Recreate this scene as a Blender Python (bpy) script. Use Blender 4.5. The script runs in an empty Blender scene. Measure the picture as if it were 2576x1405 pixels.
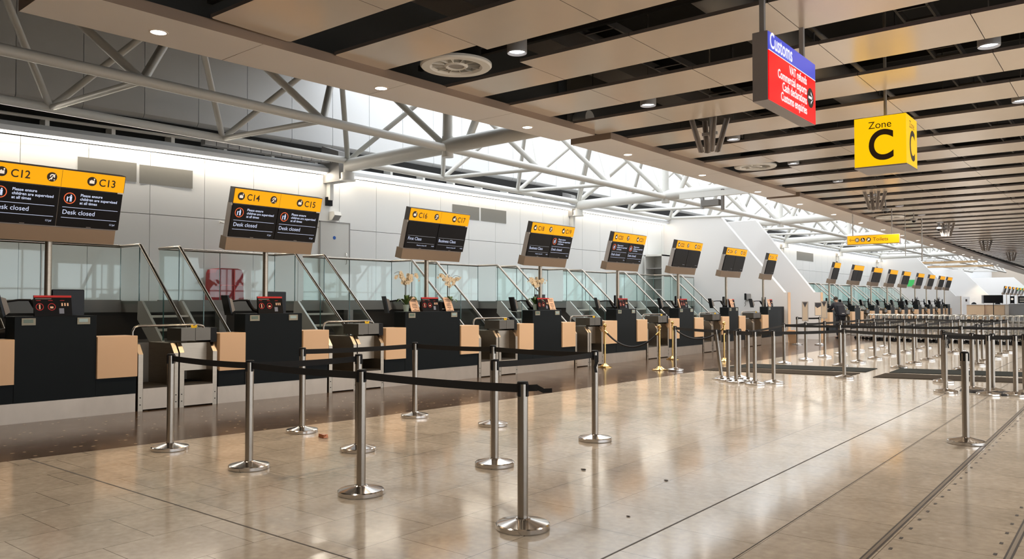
import bpy, bmesh, math, random
from mathutils import Vector, Matrix
R = math.radians
random.seed(7)
SC = bpy.context.scene
C = SC.collection

# ------------------------------------------------------------------ camera, sky, exposure
cam_d = bpy.data.cameras.new('camera'); cam = bpy.data.objects.new('camera', cam_d); C.objects.link(cam)
cam_d.sensor_width = 36.0; cam_d.lens = 36.0*1980/2576; cam_d.clip_end = 600
cam.location = (0, 0, 1.55); cam.rotation_euler = (R(91.6), 0, R(38.45)); SC.camera = cam

W = bpy.data.worlds.new('sky'); SC.world = W; W.use_nodes = True
W.node_tree.nodes['Background'].inputs[0].default_value = (0.90, 0.95, 1.0, 1)
W.node_tree.nodes['Background'].inputs[1].default_value = 2.6

SC.view_settings.view_transform = 'Standard'; SC.view_settings.look = 'None'
SC.view_settings.gamma = 1.0; SC.view_settings.use_curve_mapping = False
SC.view_settings.exposure = 0.62
SC.cycles.max_bounces = 10; SC.cycles.diffuse_bounces = 6; SC.cycles.glossy_bounces = 4
SC.cycles.transparent_max_bounces = 24; SC.cycles.sample_clamp_indirect = 6.0
SC.cycles.use_denoising = True

def spot(loc, power, col, size=75, rad=0.09, blend=0.6, tgt=None):
    d = bpy.data.lights.new('lamp', 'SPOT'); d.energy = power; d.color = col
    d.spot_size = R(size); d.spot_blend = blend; d.shadow_soft_size = rad
    o = bpy.data.objects.new('lamp', d); o.location = loc; C.objects.link(o)
    return o
WARM = (1.0, 0.72, 0.46); COOL = (1.0, 0.88, 0.74)

# ------------------------------------------------------------------ helpers
class G:
    """collects shapes, then becomes ONE mesh object"""
    def __init__(s): s.v = []; s.f = []; s.m = []; s.cm = 0; s.sm = set()
    def add(s, vs, fs, smooth=False):
        b = len(s.v); s.v += [tuple(v) for v in vs]
        for f in fs:
            if smooth: s.sm.add(len(s.f))
            s.f.append(tuple(b+i for i in f)); s.m.append(s.cm)
        return s
    def mat(s, i): s.cm = i; return s
    def box(s, x0, x1, y0, y1, z0, z1):
        return s.add([(x0,y0,z0),(x1,y0,z0),(x1,y1,z0),(x0,y1,z0),(x0,y0,z1),(x1,y0,z1),(x1,y1,z1),(x0,y1,z1)],
                     [(0,3,2,1),(4,5,6,7),(0,1,5,4),(1,2,6,5),(2,3,7,6),(3,0,4,7)])
    def bev(s, x0, x1, y0, y1, z0, z1, b=0.01):
        """box with its vertical and top edges chamfered"""
        P = lambda d, z: [(x0+d,y0,z),(x1-d,y0,z),(x1,y0+d,z),(x1,y1-d,z),(x1-d,y1,z),(x0+d,y1,z),(x0,y1-d,z),(x0,y0+d,z)]
        top = [(x0+2*b,y0+b,z1),(x1-2*b,y0+b,z1),(x1-b,y0+2*b,z1),(x1-b,y1-2*b,z1),(x1-2*b,y1-b,z1),(x0+2*b,y1-b,z1),(x0+b,y1-2*b,z1),(x0+b,y0+2*b,z1)]
        vs = P(b, z0)+P(b, z1-b)+top
        fs = [tuple(reversed(range(8)))]+[(i,(i+1)%8,8+(i+1)%8,8+i) for i in range(8)]+[(8+i,8+(i+1)%8,16+(i+1)%8,16+i) for i in range(8)]+[tuple(range(16,24))]
        return s.add(vs, fs)
    def tube(s, a, b, r, n=12, r2=None, cap=True):
        a = Vector(a); b = Vector(b); d = (b-a).normalized()
        u = d.cross(Vector((0,0,1)) if abs(d.z) < .95 else Vector((1,0,0))).normalized(); w = d.cross(u)
        r2 = r if r2 is None else r2; vs = []
        for p, q in ((a, r), (b, r2)):
            vs += [p+(u*math.cos(2*math.pi*i/n)+w*math.sin(2*math.pi*i/n))*q for i in range(n)]
        s.add(vs, [(i,i+n,(i+1)%n+n,(i+1)%n) for i in range(n)], True)
        if cap: s.add(vs, [tuple(range(n)), tuple(reversed(range(n,2*n)))])
        return s
    def pipe(s, pts, r, n=10, closed=False):
        pts = [Vector(p) for p in pts]; N = len(pts); vs = []; pu = None
        for i, p in enumerate(pts):
            if closed: t = (pts[(i+1)%N]-pts[i-1]).normalized()
            else: t = ((pts[min(i+1,N-1)]-pts[i]).normalized()+(pts[i]-pts[max(i-1,0)]).normalized()).normalized()
            if pu is None: u = t.cross(Vector((0,0,1)) if abs(t.z) < .9 else Vector((1,0,0))).normalized()
            else: u = (pu-t*pu.dot(t)).normalized()
            pu = u; w = t.cross(u)
            vs += [p+(u*math.cos(2*math.pi*k/n)+w*math.sin(2*math.pi*k/n))*r for k in range(n)]
        fs = []
        for i in range(N if closed else N-1):
            j = (i+1)%N
            fs += [(i*n+k, i*n+(k+1)%n, j*n+(k+1)%n, j*n+k) for k in range(n)]
        s.add(vs, fs, True)
        if not closed: s.add(vs, [tuple(reversed(range(n))), tuple(range((N-1)*n, N*n))])
        return s
    def lathe(s, prof, n=32, c=(0,0,0), smooth=True):
        vs = []; k = len(prof)
        for r, z in prof: vs += [(c[0]+r*math.cos(2*math.pi*i/n), c[1]+r*math.sin(2*math.pi*i/n), c[2]+z) for i in range(n)]
        for j in range(k-1): s.add(vs[j*n:(j+2)*n], [(i,(i+1)%n,n+(i+1)%n,n+i) for i in range(n)], smooth)
        return s
    def prism(s, poly, axis, a, b):
        """poly of 2D points, extruded along axis from a to b (x: (y,z), y: (x,z), z: (x,y))"""
        mk = {'x': lambda p, t: (t,p[0],p[1]), 'y': lambda p, t: (p[0],t,p[1]), 'z': lambda p, t: (p[0],p[1],t)}[axis]
        n = len(poly); vs = [mk(p, a) for p in poly]+[mk(p, b) for p in poly]
        return s.add(vs, [tuple(range(n)), tuple(reversed(range(n,2*n)))]+[(i,i+n,(i+1)%n+n,(i+1)%n) for i in range(n)])
    def quad(s, a, b, c, d): return s.add([a,b,c,d], [(0,1,2,3)])
    def disc(s, c, r, u, v, n=20):
        c = Vector(c); u = Vector(u); v = Vector(v)
        return s.add([c+u*r*math.cos(2*math.pi*i/n)+v*r*math.sin(2*math.pi*i/n) for i in range(n)], [tuple(range(n))])
    def ring(s, c, r0, r1, u, v, n=24):
        c = Vector(c); u = Vector(u); v = Vector(v)
        vs = [c+(u*math.cos(2*math.pi*i/n)+v*math.sin(2*math.pi*i/n))*r for r in (r0, r1) for i in range(n)]
        return s.add(vs, [(i,n+i,n+(i+1)%n,(i+1)%n) for i in range(n)])
    def ball(s, c, rx, ry=None, rz=None, n=14, m=8):
        ry = ry or rx; rz = rz or rx; vs = []
        for j in range(m+1):
            t = math.pi*j/m
            vs += [(c[0]+rx*math.sin(t)*math.cos(2*math.pi*i/n), c[1]+ry*math.sin(t)*math.sin(2*math.pi*i/n), c[2]+rz*math.cos(t)) for i in range(n)]
        return s.add(vs, [(j*n+i,(j+1)*n+i,(j+1)*n+(i+1)%n,j*n+(i+1)%n) for j in range(m) for i in range(n)], True)
    def text(s, body, size, o, u, v, align='LEFT', off=0.004, sx=1.0, bold=0.0):
        me = text_mesh(body, bold); o = Vector(o); u = Vector(u).normalized(); v = Vector(v).normalized(); n = u.cross(v)
        if not me[0]: return s
        x1 = max(p[0] for p in me[0]); sh = {'LEFT': 0, 'CENTER': -x1/2, 'RIGHT': -x1}[align]
        return s.add([o+u*(p[0]+sh)*size*sx+v*p[1]*size+n*off for p in me[0]], me[1])
    def build(s, name, mats, parent=None, warp=None, fix=False, origin=None):
        vs = [warp(*v) for v in s.v] if warp else s.v
        if origin is not None: vs = [(v[0]-origin[0], v[1]-origin[1], v[2]-origin[2]) for v in vs]
        me = bpy.data.meshes.new(name); me.from_pydata([tuple(v) for v in vs], [], s.f)
        if not isinstance(mats, (list, tuple)): mats = [mats]
        for m in mats: me.materials.append(m)
        me.polygons.foreach_set('material_index', s.m)
        me.polygons.foreach_set('use_smooth', [i in s.sm for i in range(len(s.f))])
        if fix:
            bm = bmesh.new(); bm.from_mesh(me); bmesh.ops.remove_doubles(bm, verts=bm.verts, dist=1e-5)
            bmesh.ops.recalc_face_normals(bm, faces=bm.faces); bm.to_mesh(me); bm.free()
        me.update()
        o = bpy.data.objects.new(name, me); C.objects.link(o)
        if parent: o.parent = parent
        if origin is not None: o.location = origin
        return o
_tx = {}
def text_mesh(body, bold=0.0):
    k = (body, bold)
    if k not in _tx:
        cu = bpy.data.curves.new('t', 'FONT'); cu.body = body; cu.size = 1.0; cu.resolution_u = 3 if len(body) > 4 else 8; cu.offset = bold
        ob = bpy.data.objects.new('t', cu); C.objects.link(ob)
        me = ob.to_mesh(); _tx[k] = ([tuple(v.co) for v in me.vertices], [tuple(p.vertices) for p in me.polygons])
        ob.to_mesh_clear(); bpy.data.objects.remove(ob); bpy.data.curves.remove(cu)
    return _tx[k]
def tag(o, label, cat, group=None, kind=None):
    o['label'] = label; o['category'] = cat
    if group: o['group'] = group
    if kind: o['kind'] = kind
    return o
def thing(name, label, cat, loc=(0,0,0), rz=0, group=None):
    o = bpy.data.objects.new(name, None); C.objects.link(o); o.location = loc; o.rotation_euler.z = rz
    o.empty_display_size = 0.1
    return tag(o, label, cat, group)
def struct(o): o['kind'] = 'structure'; return o
def dup(o, parent=None):
    c = o.copy(); C.objects.link(c)
    if parent: c.parent = parent
    for ch in [x for x in ALLCH.get(o.name, [])]: dup(ch, c)
    return c
ALLCH = {}
def index_children():
    ALLCH.clear()
    for o in bpy.data.objects:
        if o.parent: ALLCH.setdefault(o.parent.name, []).append(o)
def copy_thing(root, loc, label, group=None, rz=None):
    kids = [o for o in root.children]
    r = root.copy(); C.objects.link(r); r.location = loc; r['label'] = label
    if group: r['group'] = group
    if rz is not None: r.rotation_euler.z = rz
    for k in kids:
        c = k.copy(); C.objects.link(c); c.parent = r
        for g in k.children:
            d = g.copy(); C.objects.link(d); d.parent = c
    return r

# ------------------------------------------------------------------ materials
def M(name, col, rough=0.5, metal=0.0, spec=None, var=0.0, scale=8.0, bump=0.0, emit=None, es=1.0, stretch=(1,1,1), ani=None):
    m = bpy.data.materials.new(name); m.use_nodes = True; nt = m.node_tree; b = nt.nodes['Principled BSDF']
    b.inputs['Base Color'].default_value = (*col, 1); b.inputs['Roughness'].default_value = rough; b.inputs['Metallic'].default_value = metal
    if spec is not None: b.inputs['Specular IOR Level'].default_value = spec
    if emit: b.inputs['Emission Color'].default_value = (*emit, 1); b.inputs['Emission Strength'].default_value = es
    if var or bump:
        tc = nt.nodes.new('ShaderNodeTexCoord'); mp = nt.nodes.new('ShaderNodeMapping'); mp.inputs['Scale'].default_value = stretch
        nz = nt.nodes.new('ShaderNodeTexNoise'); nz.inputs['Scale'].default_value = scale; nz.inputs['Detail'].default_value = 4
        nt.links.new(tc.outputs['Object'], mp.inputs[0]); nt.links.new(mp.outputs[0], nz.inputs['Vector'])
        if var:
            mx = nt.nodes.new('ShaderNodeMix'); mx.data_type = 'RGBA'
            mx.inputs['A'].default_value = (*[c*(1-var) for c in col], 1); mx.inputs['B'].default_value = (*[min(1, c*(1+var)) for c in col], 1)
            nt.links.new(nz.outputs[0], mx.inputs['Factor']); nt.links.new(mx.outputs['Result'], b.inputs['Base Color'])
        if bump:
            bp = nt.nodes.new('ShaderNodeBump'); bp.inputs['Strength'].default_value = bump; bp.inputs['Distance'].default_value = 0.01
            nt.links.new(nz.outputs[0], bp.inputs['Height']); nt.links.new(bp.outputs[0], b.inputs['Normal'])
    return m
def EM(name, col, s):
    m = bpy.data.materials.new(name); m.use_nodes = True; nt = m.node_tree; nt.nodes.clear()
    e = nt.nodes.new('ShaderNodeEmission'); e.inputs[0].default_value = (*col, 1); e.inputs[1].default_value = s
    o = nt.nodes.new('ShaderNodeOutputMaterial'); nt.links.new(e.outputs[0], o.inputs[0]); return m
def glass_mat(name, tint, refl=0.025):
    m = bpy.data.materials.new(name); m.use_nodes = True; nt = m.node_tree; nt.nodes.clear()
    t = nt.nodes.new('ShaderNodeBsdfTransparent'); t.inputs[0].default_value = (*tint, 1)
    g = nt.nodes.new('ShaderNodeBsdfGlossy'); g.inputs['Roughness'].default_value = 0.02; g.inputs[0].default_value = (0.9, 0.97, 0.95, 1)
    lw = nt.nodes.new('ShaderNodeLayerWeight'); lw.inputs[0].default_value = 0.5; pw = nt.nodes.new('ShaderNodeMath'); pw.operation = 'POWER'; pw.inputs[1].default_value = 4.0
    ad = nt.nodes.new('ShaderNodeMath'); ad.operation = 'MULTIPLY_ADD'; ad.inputs[1].default_value = 0.28; ad.inputs[2].default_value = refl
    mx = nt.nodes.new('ShaderNodeMixShader'); o = nt.nodes.new('ShaderNodeOutputMaterial')
    nt.links.new(lw.outputs['Facing'], pw.inputs[0]); nt.links.new(pw.outputs[0], ad.inputs[0]); nt.links.new(ad.outputs[0], mx.inputs[0])
    nt.links.new(t.outputs[0], mx.inputs[1]); nt.links.new(g.outputs[0], mx.inputs[2]); nt.links.new(mx.outputs[0], o.inputs[0]); return m
def stone(name, base, fleck, joints, rough):
    """polished stone floor with pale flecks and half-bond tile joints"""
    m = bpy.data.materials.new(name); m.use_nodes = True; nt = m.node_tree; b = nt.nodes['Principled BSDF']; L = nt.links.new; N = nt.nodes.new
    tc = N('ShaderNodeTexCoord')
    n1 = N('ShaderNodeTexNoise'); n1.inputs['Scale'].default_value = 2.2; n1.inputs['Detail'].default_value = 6; L(tc.outputs['Object'], n1.inputs['Vector'])
    n2 = N('ShaderNodeTexNoise'); n2.inputs['Scale'].default_value = 17; n2.inputs['Detail'].default_value = 5; L(tc.outputs['Object'], n2.inputs['Vector'])
    v = N('ShaderNodeTexVoronoi'); v.inputs['Scale'].default_value = 9; L(tc.outputs['Object'], v.inputs['Vector'])
    cr = N('ShaderNodeValToRGB'); cr.color_ramp.elements[0].position = 0.05; cr.color_ramp.elements[0].color = (1,1,1,1); cr.color_ramp.elements[1].position = 0.28; cr.color_ramp.elements[1].color = (0,0,0,1)
    L(v.outputs['Distance'], cr.inputs[0])
    gate = N('ShaderNodeMath'); gate.operation = 'GREATER_THAN'; gate.inputs[1].default_value = 0.72 if joints else 0.5
    sep = N('ShaderNodeSeparateColor'); L(v.outputs['Color'], sep.inputs[0]); L(sep.outputs[0], gate.inputs[0])
    mul = N('ShaderNodeMath'); mul.operation = 'MULTIPLY'; L(cr.outputs[0], mul.inputs[0]); L(gate.outputs[0], mul.inputs[1])
    c1 = N('ShaderNodeMix'); c1.data_type = 'RGBA'; c1.inputs['A'].default_value = (*[c*0.82 for c in base], 1); c1.inputs['B'].default_value = (*[c*1.16 for c in base], 1)
    ad = N('ShaderNodeMath'); ad.operation = 'MULTIPLY_ADD'; ad.inputs[1].default_value = 0.5; L(n1.outputs[0], ad.inputs[0])
    h = N('ShaderNodeMath'); h.operation = 'MULTIPLY'; h.inputs[1].default_value = 0.5; L(n2.outputs[0], h.inputs[0]); L(h.outputs[0], ad.inputs[2])
    st = N('ShaderNodeMapRange'); st.inputs[1].default_value = 0.36; st.inputs[2].default_value = 0.64; L(ad.outputs[0], st.inputs[0]); L(st.outputs[0], c1.inputs['Factor'])
    c2 = N('ShaderNodeMix'); c2.data_type = 'RGBA'; c2.inputs['B'].default_value = (*fleck, 1); L(c1.outputs['Result'], c2.inputs['A']); L(mul.outputs[0], c2.inputs['Factor'])
    out = c2.outputs['Result']
    if joints:
        mp = N('ShaderNodeMapping'); mp.inputs['Rotation'].default_value = (0, 0, R(-90)); mp.inputs['Location'].default_value = joints
        L(tc.outputs['Object'], mp.inputs[0])
        br = N('ShaderNodeTexBrick'); br.offset = 0.5; br.inputs['Scale'].default_value = 1.0; br.inputs['Mortar Size'].default_value = 0.0035
        br.inputs['Brick Width'].default_value = 0.66; br.inputs['Row Height'].default_value = 0.64; br.inputs['Mortar Smooth'].default_value = 0.3
        br.inputs['Color1'].default_value = (1,1,1,1); br.inputs['Color2'].default_value = (0.9,0.9,0.9,1); br.inputs['Mortar'].default_value = (0.34,0.32,0.3,1)
        L(mp.outputs[0], br.inputs['Vector'])
        mm = N('ShaderNodeMix'); mm.data_type = 'RGBA'; mm.blend_type = 'MULTIPLY'; mm.inputs['Factor'].default_value = 1.0
        L(out, mm.inputs['A']); L(br.outputs['Color'], mm.inputs['B']); out = mm.outputs['Result']
    sp = 1.0 if joints else 0.35
    L(out, b.inputs['Base Color'])
    rr = N('ShaderNodeMapRange'); rr.inputs[3].default_value = rough*0.8; rr.inputs[4].default_value = rough*1.35; L(n1.outputs[0], rr.inputs[0]); L(rr.outputs[0], b.inputs['Roughness'])
    b.inputs['Specular IOR Level'].default_value = sp
    return m
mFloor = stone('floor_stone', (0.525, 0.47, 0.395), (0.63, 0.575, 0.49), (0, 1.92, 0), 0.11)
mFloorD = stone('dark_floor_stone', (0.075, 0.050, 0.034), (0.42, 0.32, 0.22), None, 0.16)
mGroove = M('groove', (0.05, 0.045, 0.045), 0.5); mBrassStrip = M('metal_strip', (0.32, 0.29, 0.25), 0.35, 0.9)
mWall = M('white_panel', (0.85, 0.85, 0.83), 0.45, var=0.015, scale=0.5)
mWallU = M('upper_panel', (0.80, 0.81, 0.82), 0.5, var=0.02, scale=0.4)
mFin = M('fin_white', (0.80, 0.78, 0.76), 0.5, var=0.01, scale=0.6)
mSlat = M('cream_slat', (0.73, 0.64, 0.54), 0.20, 0.15, 0.9, var=0.03, scale=3)
mSlatEdge = M('slat_edge', (0.16, 0.135, 0.12), 0.5)
mSoffit = M('soffit', (0.82, 0.765, 0.71), 0.42, var=0.02, scale=1.5)
mFascia = M('brown_fascia', (0.27, 0.19, 0.135), 0.5)
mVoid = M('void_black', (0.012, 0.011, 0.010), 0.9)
mDuct = M('dark_duct', (0.22, 0.205, 0.19), 0.6, 0.3)
mTube = M('white_tube', (0.76, 0.75, 0.71), 0.38, var=0.02, scale=2)
mBeige = M('beige_panel', (0.78, 0.54, 0.33), 0.4, var=0.02, scale=2)
mNavy = M('navy_laminate', (0.008, 0.011, 0.013), 0.42, spec=0.10, var=0.1, scale=3)
mBlack = M('black_plastic', (0.008, 0.008, 0.009), 0.45, spec=.2)
mBlackG = M('gloss_black', (0.006, 0.006, 0.007), 0.25, spec=.2)
mRubber = M('belt_rubber', (0.03, 0.028, 0.024), 0.7)
mSteel = M('brushed_steel', (0.40, 0.345, 0.28), 0.34, 1.0, var=0.12, scale=6, stretch=(1, 1, 12))
mSteelK = M('kick_steel', (0.47, 0.40, 0.33), 0.38, 0.85, var=0.12, scale=3, stretch=(2, 2, 1))
mSteelP = M('polished_steel', (0.35, 0.315, 0.275), 0.25, 1.0)
mSteelD = M('dark_steel', (0.15, 0.135, 0.115), 0.4, 0.9, var=0.1, scale=4)
mChrome = M('chrome', (0.58, 0.56, 0.54), 0.16, 1.0)
mBrass = M('brass', (0.80, 0.56, 0.22), 0.16, 1.0)
mBelt = M('webbing', (0.006, 0.006, 0.007), 0.75)
mRope = M('black_rope', (0.01, 0.01, 0.012), 0.6, bump=0.5, scale=60)
mTray = M('bronze_tray', (0.30, 0.225, 0.165), 0.33, 0.7, var=0.04, scale=2)
mCase = M('grey_case', (0.42, 0.39, 0.37), 0.4, 0.3)
mHeadSide = M('dark_case', (0.055, 0.05, 0.05), 0.4)
mYel = M('yellow_lit', (0.3, 0.13, 0.0), 0.35, spec=.2, emit=(0.92, 0.38, 0.003), es=0.62)
mCube = M('cube_yellow', (0.25, 0.13, 0.0), 0.35, spec=.2, emit=(1.0, 0.53, 0.003), es=0.68)
mToil = M('toilet_yellow', (0.25, 0.12, 0.0), 0.35, emit=(1.0, 0.42, 0.003), es=0.58)
mScreen = M('screen_black', (0.005, 0.005, 0.007), 0.3, spec=.2)
mScrTxt = EM('screen_white', (0.72, 0.78, 1.0), 0.65); mScrRed = EM('screen_red', (0.9, 0.16, 0.06), 0.75); mScrDim = EM('screen_dim', (0.5, 0.5, 0.52), 0.45)
mInk = M('black_ink', (0.03, 0.014, 0.004), 0.5); mWhiteIcon = M('icon_white', (0.5, 0.45, 0.4), 0.5, emit=(1.0, 0.9, 0.75), es=0.4)
mRedLit = M('red_lit', (0.6, 0.0, 0.0), 0.3, emit=(0.82, 0.0, 0.004), es=0.62); mBlueLit = M('blue_lit', (0.05, 0.06, 0.45), 0.3, emit=(0.07, 0.085, 0.52), es=0.62)
mTxtLit = EM('lit_letters', (1.0, 0.97, 0.95), 0.75)
mGreyBox = M('grey_sign_case', (0.27, 0.25, 0.25), 0.5)
mGlass = glass_mat('balustrade_glass', (0.95, 0.985, 0.98)); mGlassEdge = M('glass_edge', (0.06, 0.14, 0.13), 0.2)
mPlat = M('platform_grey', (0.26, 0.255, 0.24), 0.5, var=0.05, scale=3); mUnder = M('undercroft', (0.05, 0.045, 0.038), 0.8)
mTread = M('tread', (0.62, 0.60, 0.54), 0.5, 0.2); mStringer = M('stringer', (0.55, 0.55, 0.51), 0.42, 0.3)
mLeaflet = M('leaflet', (.22, .25, .33), .3); mRed = M('red_cabinet', (0.30, 0.008, 0.014), 0.6); mRedB = M('red_band', (0.55, 0.02, 0.02), 0.4)
mStrip = EM('strip_lamp', (1.0, 0.88, 0.72), 6.0); mLampW = EM('lamp_warm', (1.0, 0.86, 0.72), 12.0); mLampC = EM('lamp_cool', (0.86, 0.90, 1.0), 8.0)
mGrille = M('grille_grey', (0.24, 0.23, 0.205), 0.6, var=0.12, scale=55, stretch=(1, 1, 6))
mPlasticW = M('white_plastic', (0.75, 0.74, 0.70), 0.4); mGreyP = M('grey_plastic', (0.33, 0.32, 0.31), 0.5)
mLeaf = M('leaf', (0.065, 0.13, 0.03), 0.4, var=0.2, scale=20); mStem = M('stem', (0.05, 0.05, 0.03), 0.5); mPetal = M('petal', (0.80, 0.70, 0.52), 0.5, var=0.06, scale=30); mPot = M('pot', (0.42, 0.55, 0.50), 0.3)
mNotice = M('notice', (0.90, 0.60, 0.42), 0.5); mYTag = M('yellow_tag', (0.85, 0.55, 0.0), 0.5); mGreen = M('green_sign', (0.05, 0.42, 0.10), 0.5, emit=(0.04, 0.4, 0.1), es=0.3)
mCount = M('counter_display', (0.30, 0.30, 0.24), 0.4, var=0.15, scale=30); mLcd = M('lcd_green', (0.07, 0.11, 0.05), 0.2); mLcdB = M('lcd_blue', (0.3, 0.42, 0.42), 0.2)
mMat = M('floor_mat', (0.028, 0.031, 0.03), 0.95, spec=.05, var=0.2, scale=40); mMatB = M('mat_brown', (0.04, 0.033, 0.026), 0.95, spec=.05, var=0.15, scale=40); mBlueD = M('blue_dot', (0.02, 0.12, 0.5), 0.4)
mSkin = M('skin', (0.35, 0.2, 0.13), 0.5); mCloth = M('black_cloth', (0.010, 0.011, 0.018), 0.85); mHair = M('hair', (0.02, 0.015, 0.01), 0.7)
mFar = M('far_wall', (0.50, 0.43, 0.36), 0.6)

# ------------------------------------------------------------------ the gently bowed line of desks and of the wall behind
def interp(T, y):
    if y <= T[0][0]: return T[0][1]+(T[1][1]-T[0][1])/(T[1][0]-T[0][0])*(y-T[0][0])
    for (a, va), (b, vb) in zip(T, T[1:]):
        if y <= b: return va+(vb-va)*(y-a)/(b-a)
    return T[-1][1]
XDT = [(3,-11.2),(5,-11.1),(7.5,-10.87),(10,-10.66),(13.5,-10.45),(17,-10.32),(22,-10.27),(28,-10.5),(35,-10.6),(70,-10.6)]
XWT = [(3,-17.2),(5.6,-16.95),(8.5,-16.5),(13.6,-16.05),(21,-15.7),(30,-15.6),(70,-15.6)]
xd = lambda y: interp(XDT, y)
xw = lambda y: interp(XWT, y)
def shear(root_x, root_y):
    return lambda x, y, z: (x+xd(root_y+y)-root_x, y, z)

# ------------------------------------------------------------------ floor
def floor_build():
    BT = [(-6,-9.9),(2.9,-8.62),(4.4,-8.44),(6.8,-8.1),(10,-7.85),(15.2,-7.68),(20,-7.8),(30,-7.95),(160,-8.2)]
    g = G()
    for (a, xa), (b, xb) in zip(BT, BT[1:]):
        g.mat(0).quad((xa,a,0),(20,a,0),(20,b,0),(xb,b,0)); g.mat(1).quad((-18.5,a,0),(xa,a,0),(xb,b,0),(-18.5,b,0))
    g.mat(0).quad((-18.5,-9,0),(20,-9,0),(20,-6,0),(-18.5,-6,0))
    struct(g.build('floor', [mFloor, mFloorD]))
    g = G(); z = 0.0015
    g.quad((-2.56,-6,z),(-2.548,-6,z),(-2.548,60,z),(-2.56,60,z))
    g.quad((-8.6,3.14,z),(12,3.14,z),(12,3.152,z),(-8.6,3.152,z))
    g.quad((-1.938,-6,z),(-1.932,-6,z),(-1.932,30,z),(-1.938,30,z))
    struct(g.build('trim_1', mGroove))
    g = G()
    for x in (-1.34, -0.66):
        g.mat(0).quad((x,-6,z),(x+.045,-6,z),(x+.045,70,z),(x,70,z))
        g.mat(1).quad((x+.012,-6,z+.001),(x+.033,-6,z+.001),(x+.033,70,z+.001),(x+.012,70,z+.001))
    for k in range(60):
        for s, x in ((1,-1.34), (-1,-0.66)):
            xx = x+.09 if s > 0 else x-.06
            g.mat(0).quad((xx,2+k*.28,z),(xx+.02,2+k*.28,z),(xx+.02,2.05+k*.28,z),(xx,2.05+k*.28,z))
    struct(g.build('trim_2', [mGroove, mBrassStrip]))
floor_build()

# ------------------------------------------------------------------ left wall, upper wall, skylight well
def strip_wall(name, mat, x_off, z0, z1, y0, y1, joints, thick=0.2):
    g = G(); step = 1.19; n = int((y1-y0)/step)+1; gap = 0.006
    for i in range(n):
        a = y0+i*step; b = min(a+step, y1)
        for (c, d) in zip(joints, joints[1:]):
            xa, xb = xw(a)+x_off, xw(b)+x_off
            g.add([(xa-thick,a+gap,c+gap),(xa,a+gap,c+gap),(xb,b-gap,c+gap),(xb-thick,b-gap,c+gap),(xa-thick,a+gap,d-gap),(xa,a+gap,d-gap),(xb,b-gap,d-gap),(xb-thick,b-gap,d-gap)],
                  [(0,3,2,1),(4,5,6,7),(0,1,5,4),(1,2,6,5),(2,3,7,6),(3,0,4,7)])
    ob = struct(g.build(name, mat)); return ob
def sweep(name, mat, prof, y0, y1, step=2.4, off=0.0):
    """profile of (x,z) carried along the bowed wall"""
    g = G(); n = max(1, int((y1-y0)/step)); k = len(prof); vs = []
    for i in range(n+1):
        y = y0+(y1-y0)*i/n; vs += [(xw(y)+x+off, y, z) for x, z in prof]
    fs = [(i*k+j, i*k+(j+1)%k, (i+1)*k+(j+1)%k, (i+1)*k+j) for i in range(n) for j in range(k)]+[tuple(range(k)), tuple(reversed(range(n*k, (n+1)*k)))]
    g.add(vs, fs); return g.build(name, mat, fix=True)
strip_wall('wall_left', mWall, 0, 0, 0, 1.2, 66.0, [1.4, 3.42, 4.76])
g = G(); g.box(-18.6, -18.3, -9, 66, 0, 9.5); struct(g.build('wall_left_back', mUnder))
# lip that hides the lamp, ledge above it
struct(sweep('trim_3', mWallU, [(-0.1,4.80),(0.22,4.80),(0.22,4.90),(0.02,5.02),(-0.1,5.02)], 1.2, 30))
struct(sweep('trim_4', mWallU, [(-0.1,4.80),(0.22,4.80),(0.22,4.90),(0.02,5.02),(-0.1,5.02)], 33.4, 66))
for i, (a, b) in enumerate(((1.2, 29.9), (33.5, 65.9))):
    g = sweep('strip_light', mStrip, [(0.06,4.765),(0.15,4.765),(0.15,4.795),(0.06,4.795)], a, b)
    tag(g, ['long glowing strip light along the top of the white wall behind the near desks', 'glowing strip light on the white wall behind the far desk row'][i], 'light')
for a, b in ((1.4, 7.4), (7.4, 13.4), (13.4, 21.5), (21.5, 29.8), (33.6, 49), (49, 65)):
    d = bpy.data.lights.new('strip_lamp', 'AREA'); d.shape = 'RECTANGLE'; d.size = .06; d.size_y = b-a; d.energy = (6 if b < 15 else .3)*(b-a); d.color = (1.0, .90, .76)
    o = bpy.data.objects.new('strip_lamp', d); C.objects.link(o); m_ = (a+b)/2; o.location = ((xw(a)+xw(b))/2+.19, m_, 4.755); o.rotation_euler = (0, R(-30), -math.atan((xw(b)-xw(a))/(b-a)))
# dark slot and conduit above the ledge
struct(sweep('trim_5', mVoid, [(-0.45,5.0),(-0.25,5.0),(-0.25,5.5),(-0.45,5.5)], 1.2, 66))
for i, (a, b) in enumerate(((1.2, 30), (33.5, 66))):
    g = G()
    pts = [(xw(y)+.0, y, 5.16) for y in [a+(b-a)*t/16 for t in range(17)]]
    g.pipe(pts, 0.034, 8)
    for t in range(int((b-a)/1.2)): y = a+.4+t*1.2; g.box(xw(y)-.3, xw(y)+.02, y-.04, y+.04, 4.98, 5.16)
    tag(g.build('conduit', mTube), ['thin white conduit on brackets above the near wall ledge', 'thin white conduit on brackets above the far wall ledge'][i], 'pipe')
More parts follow.
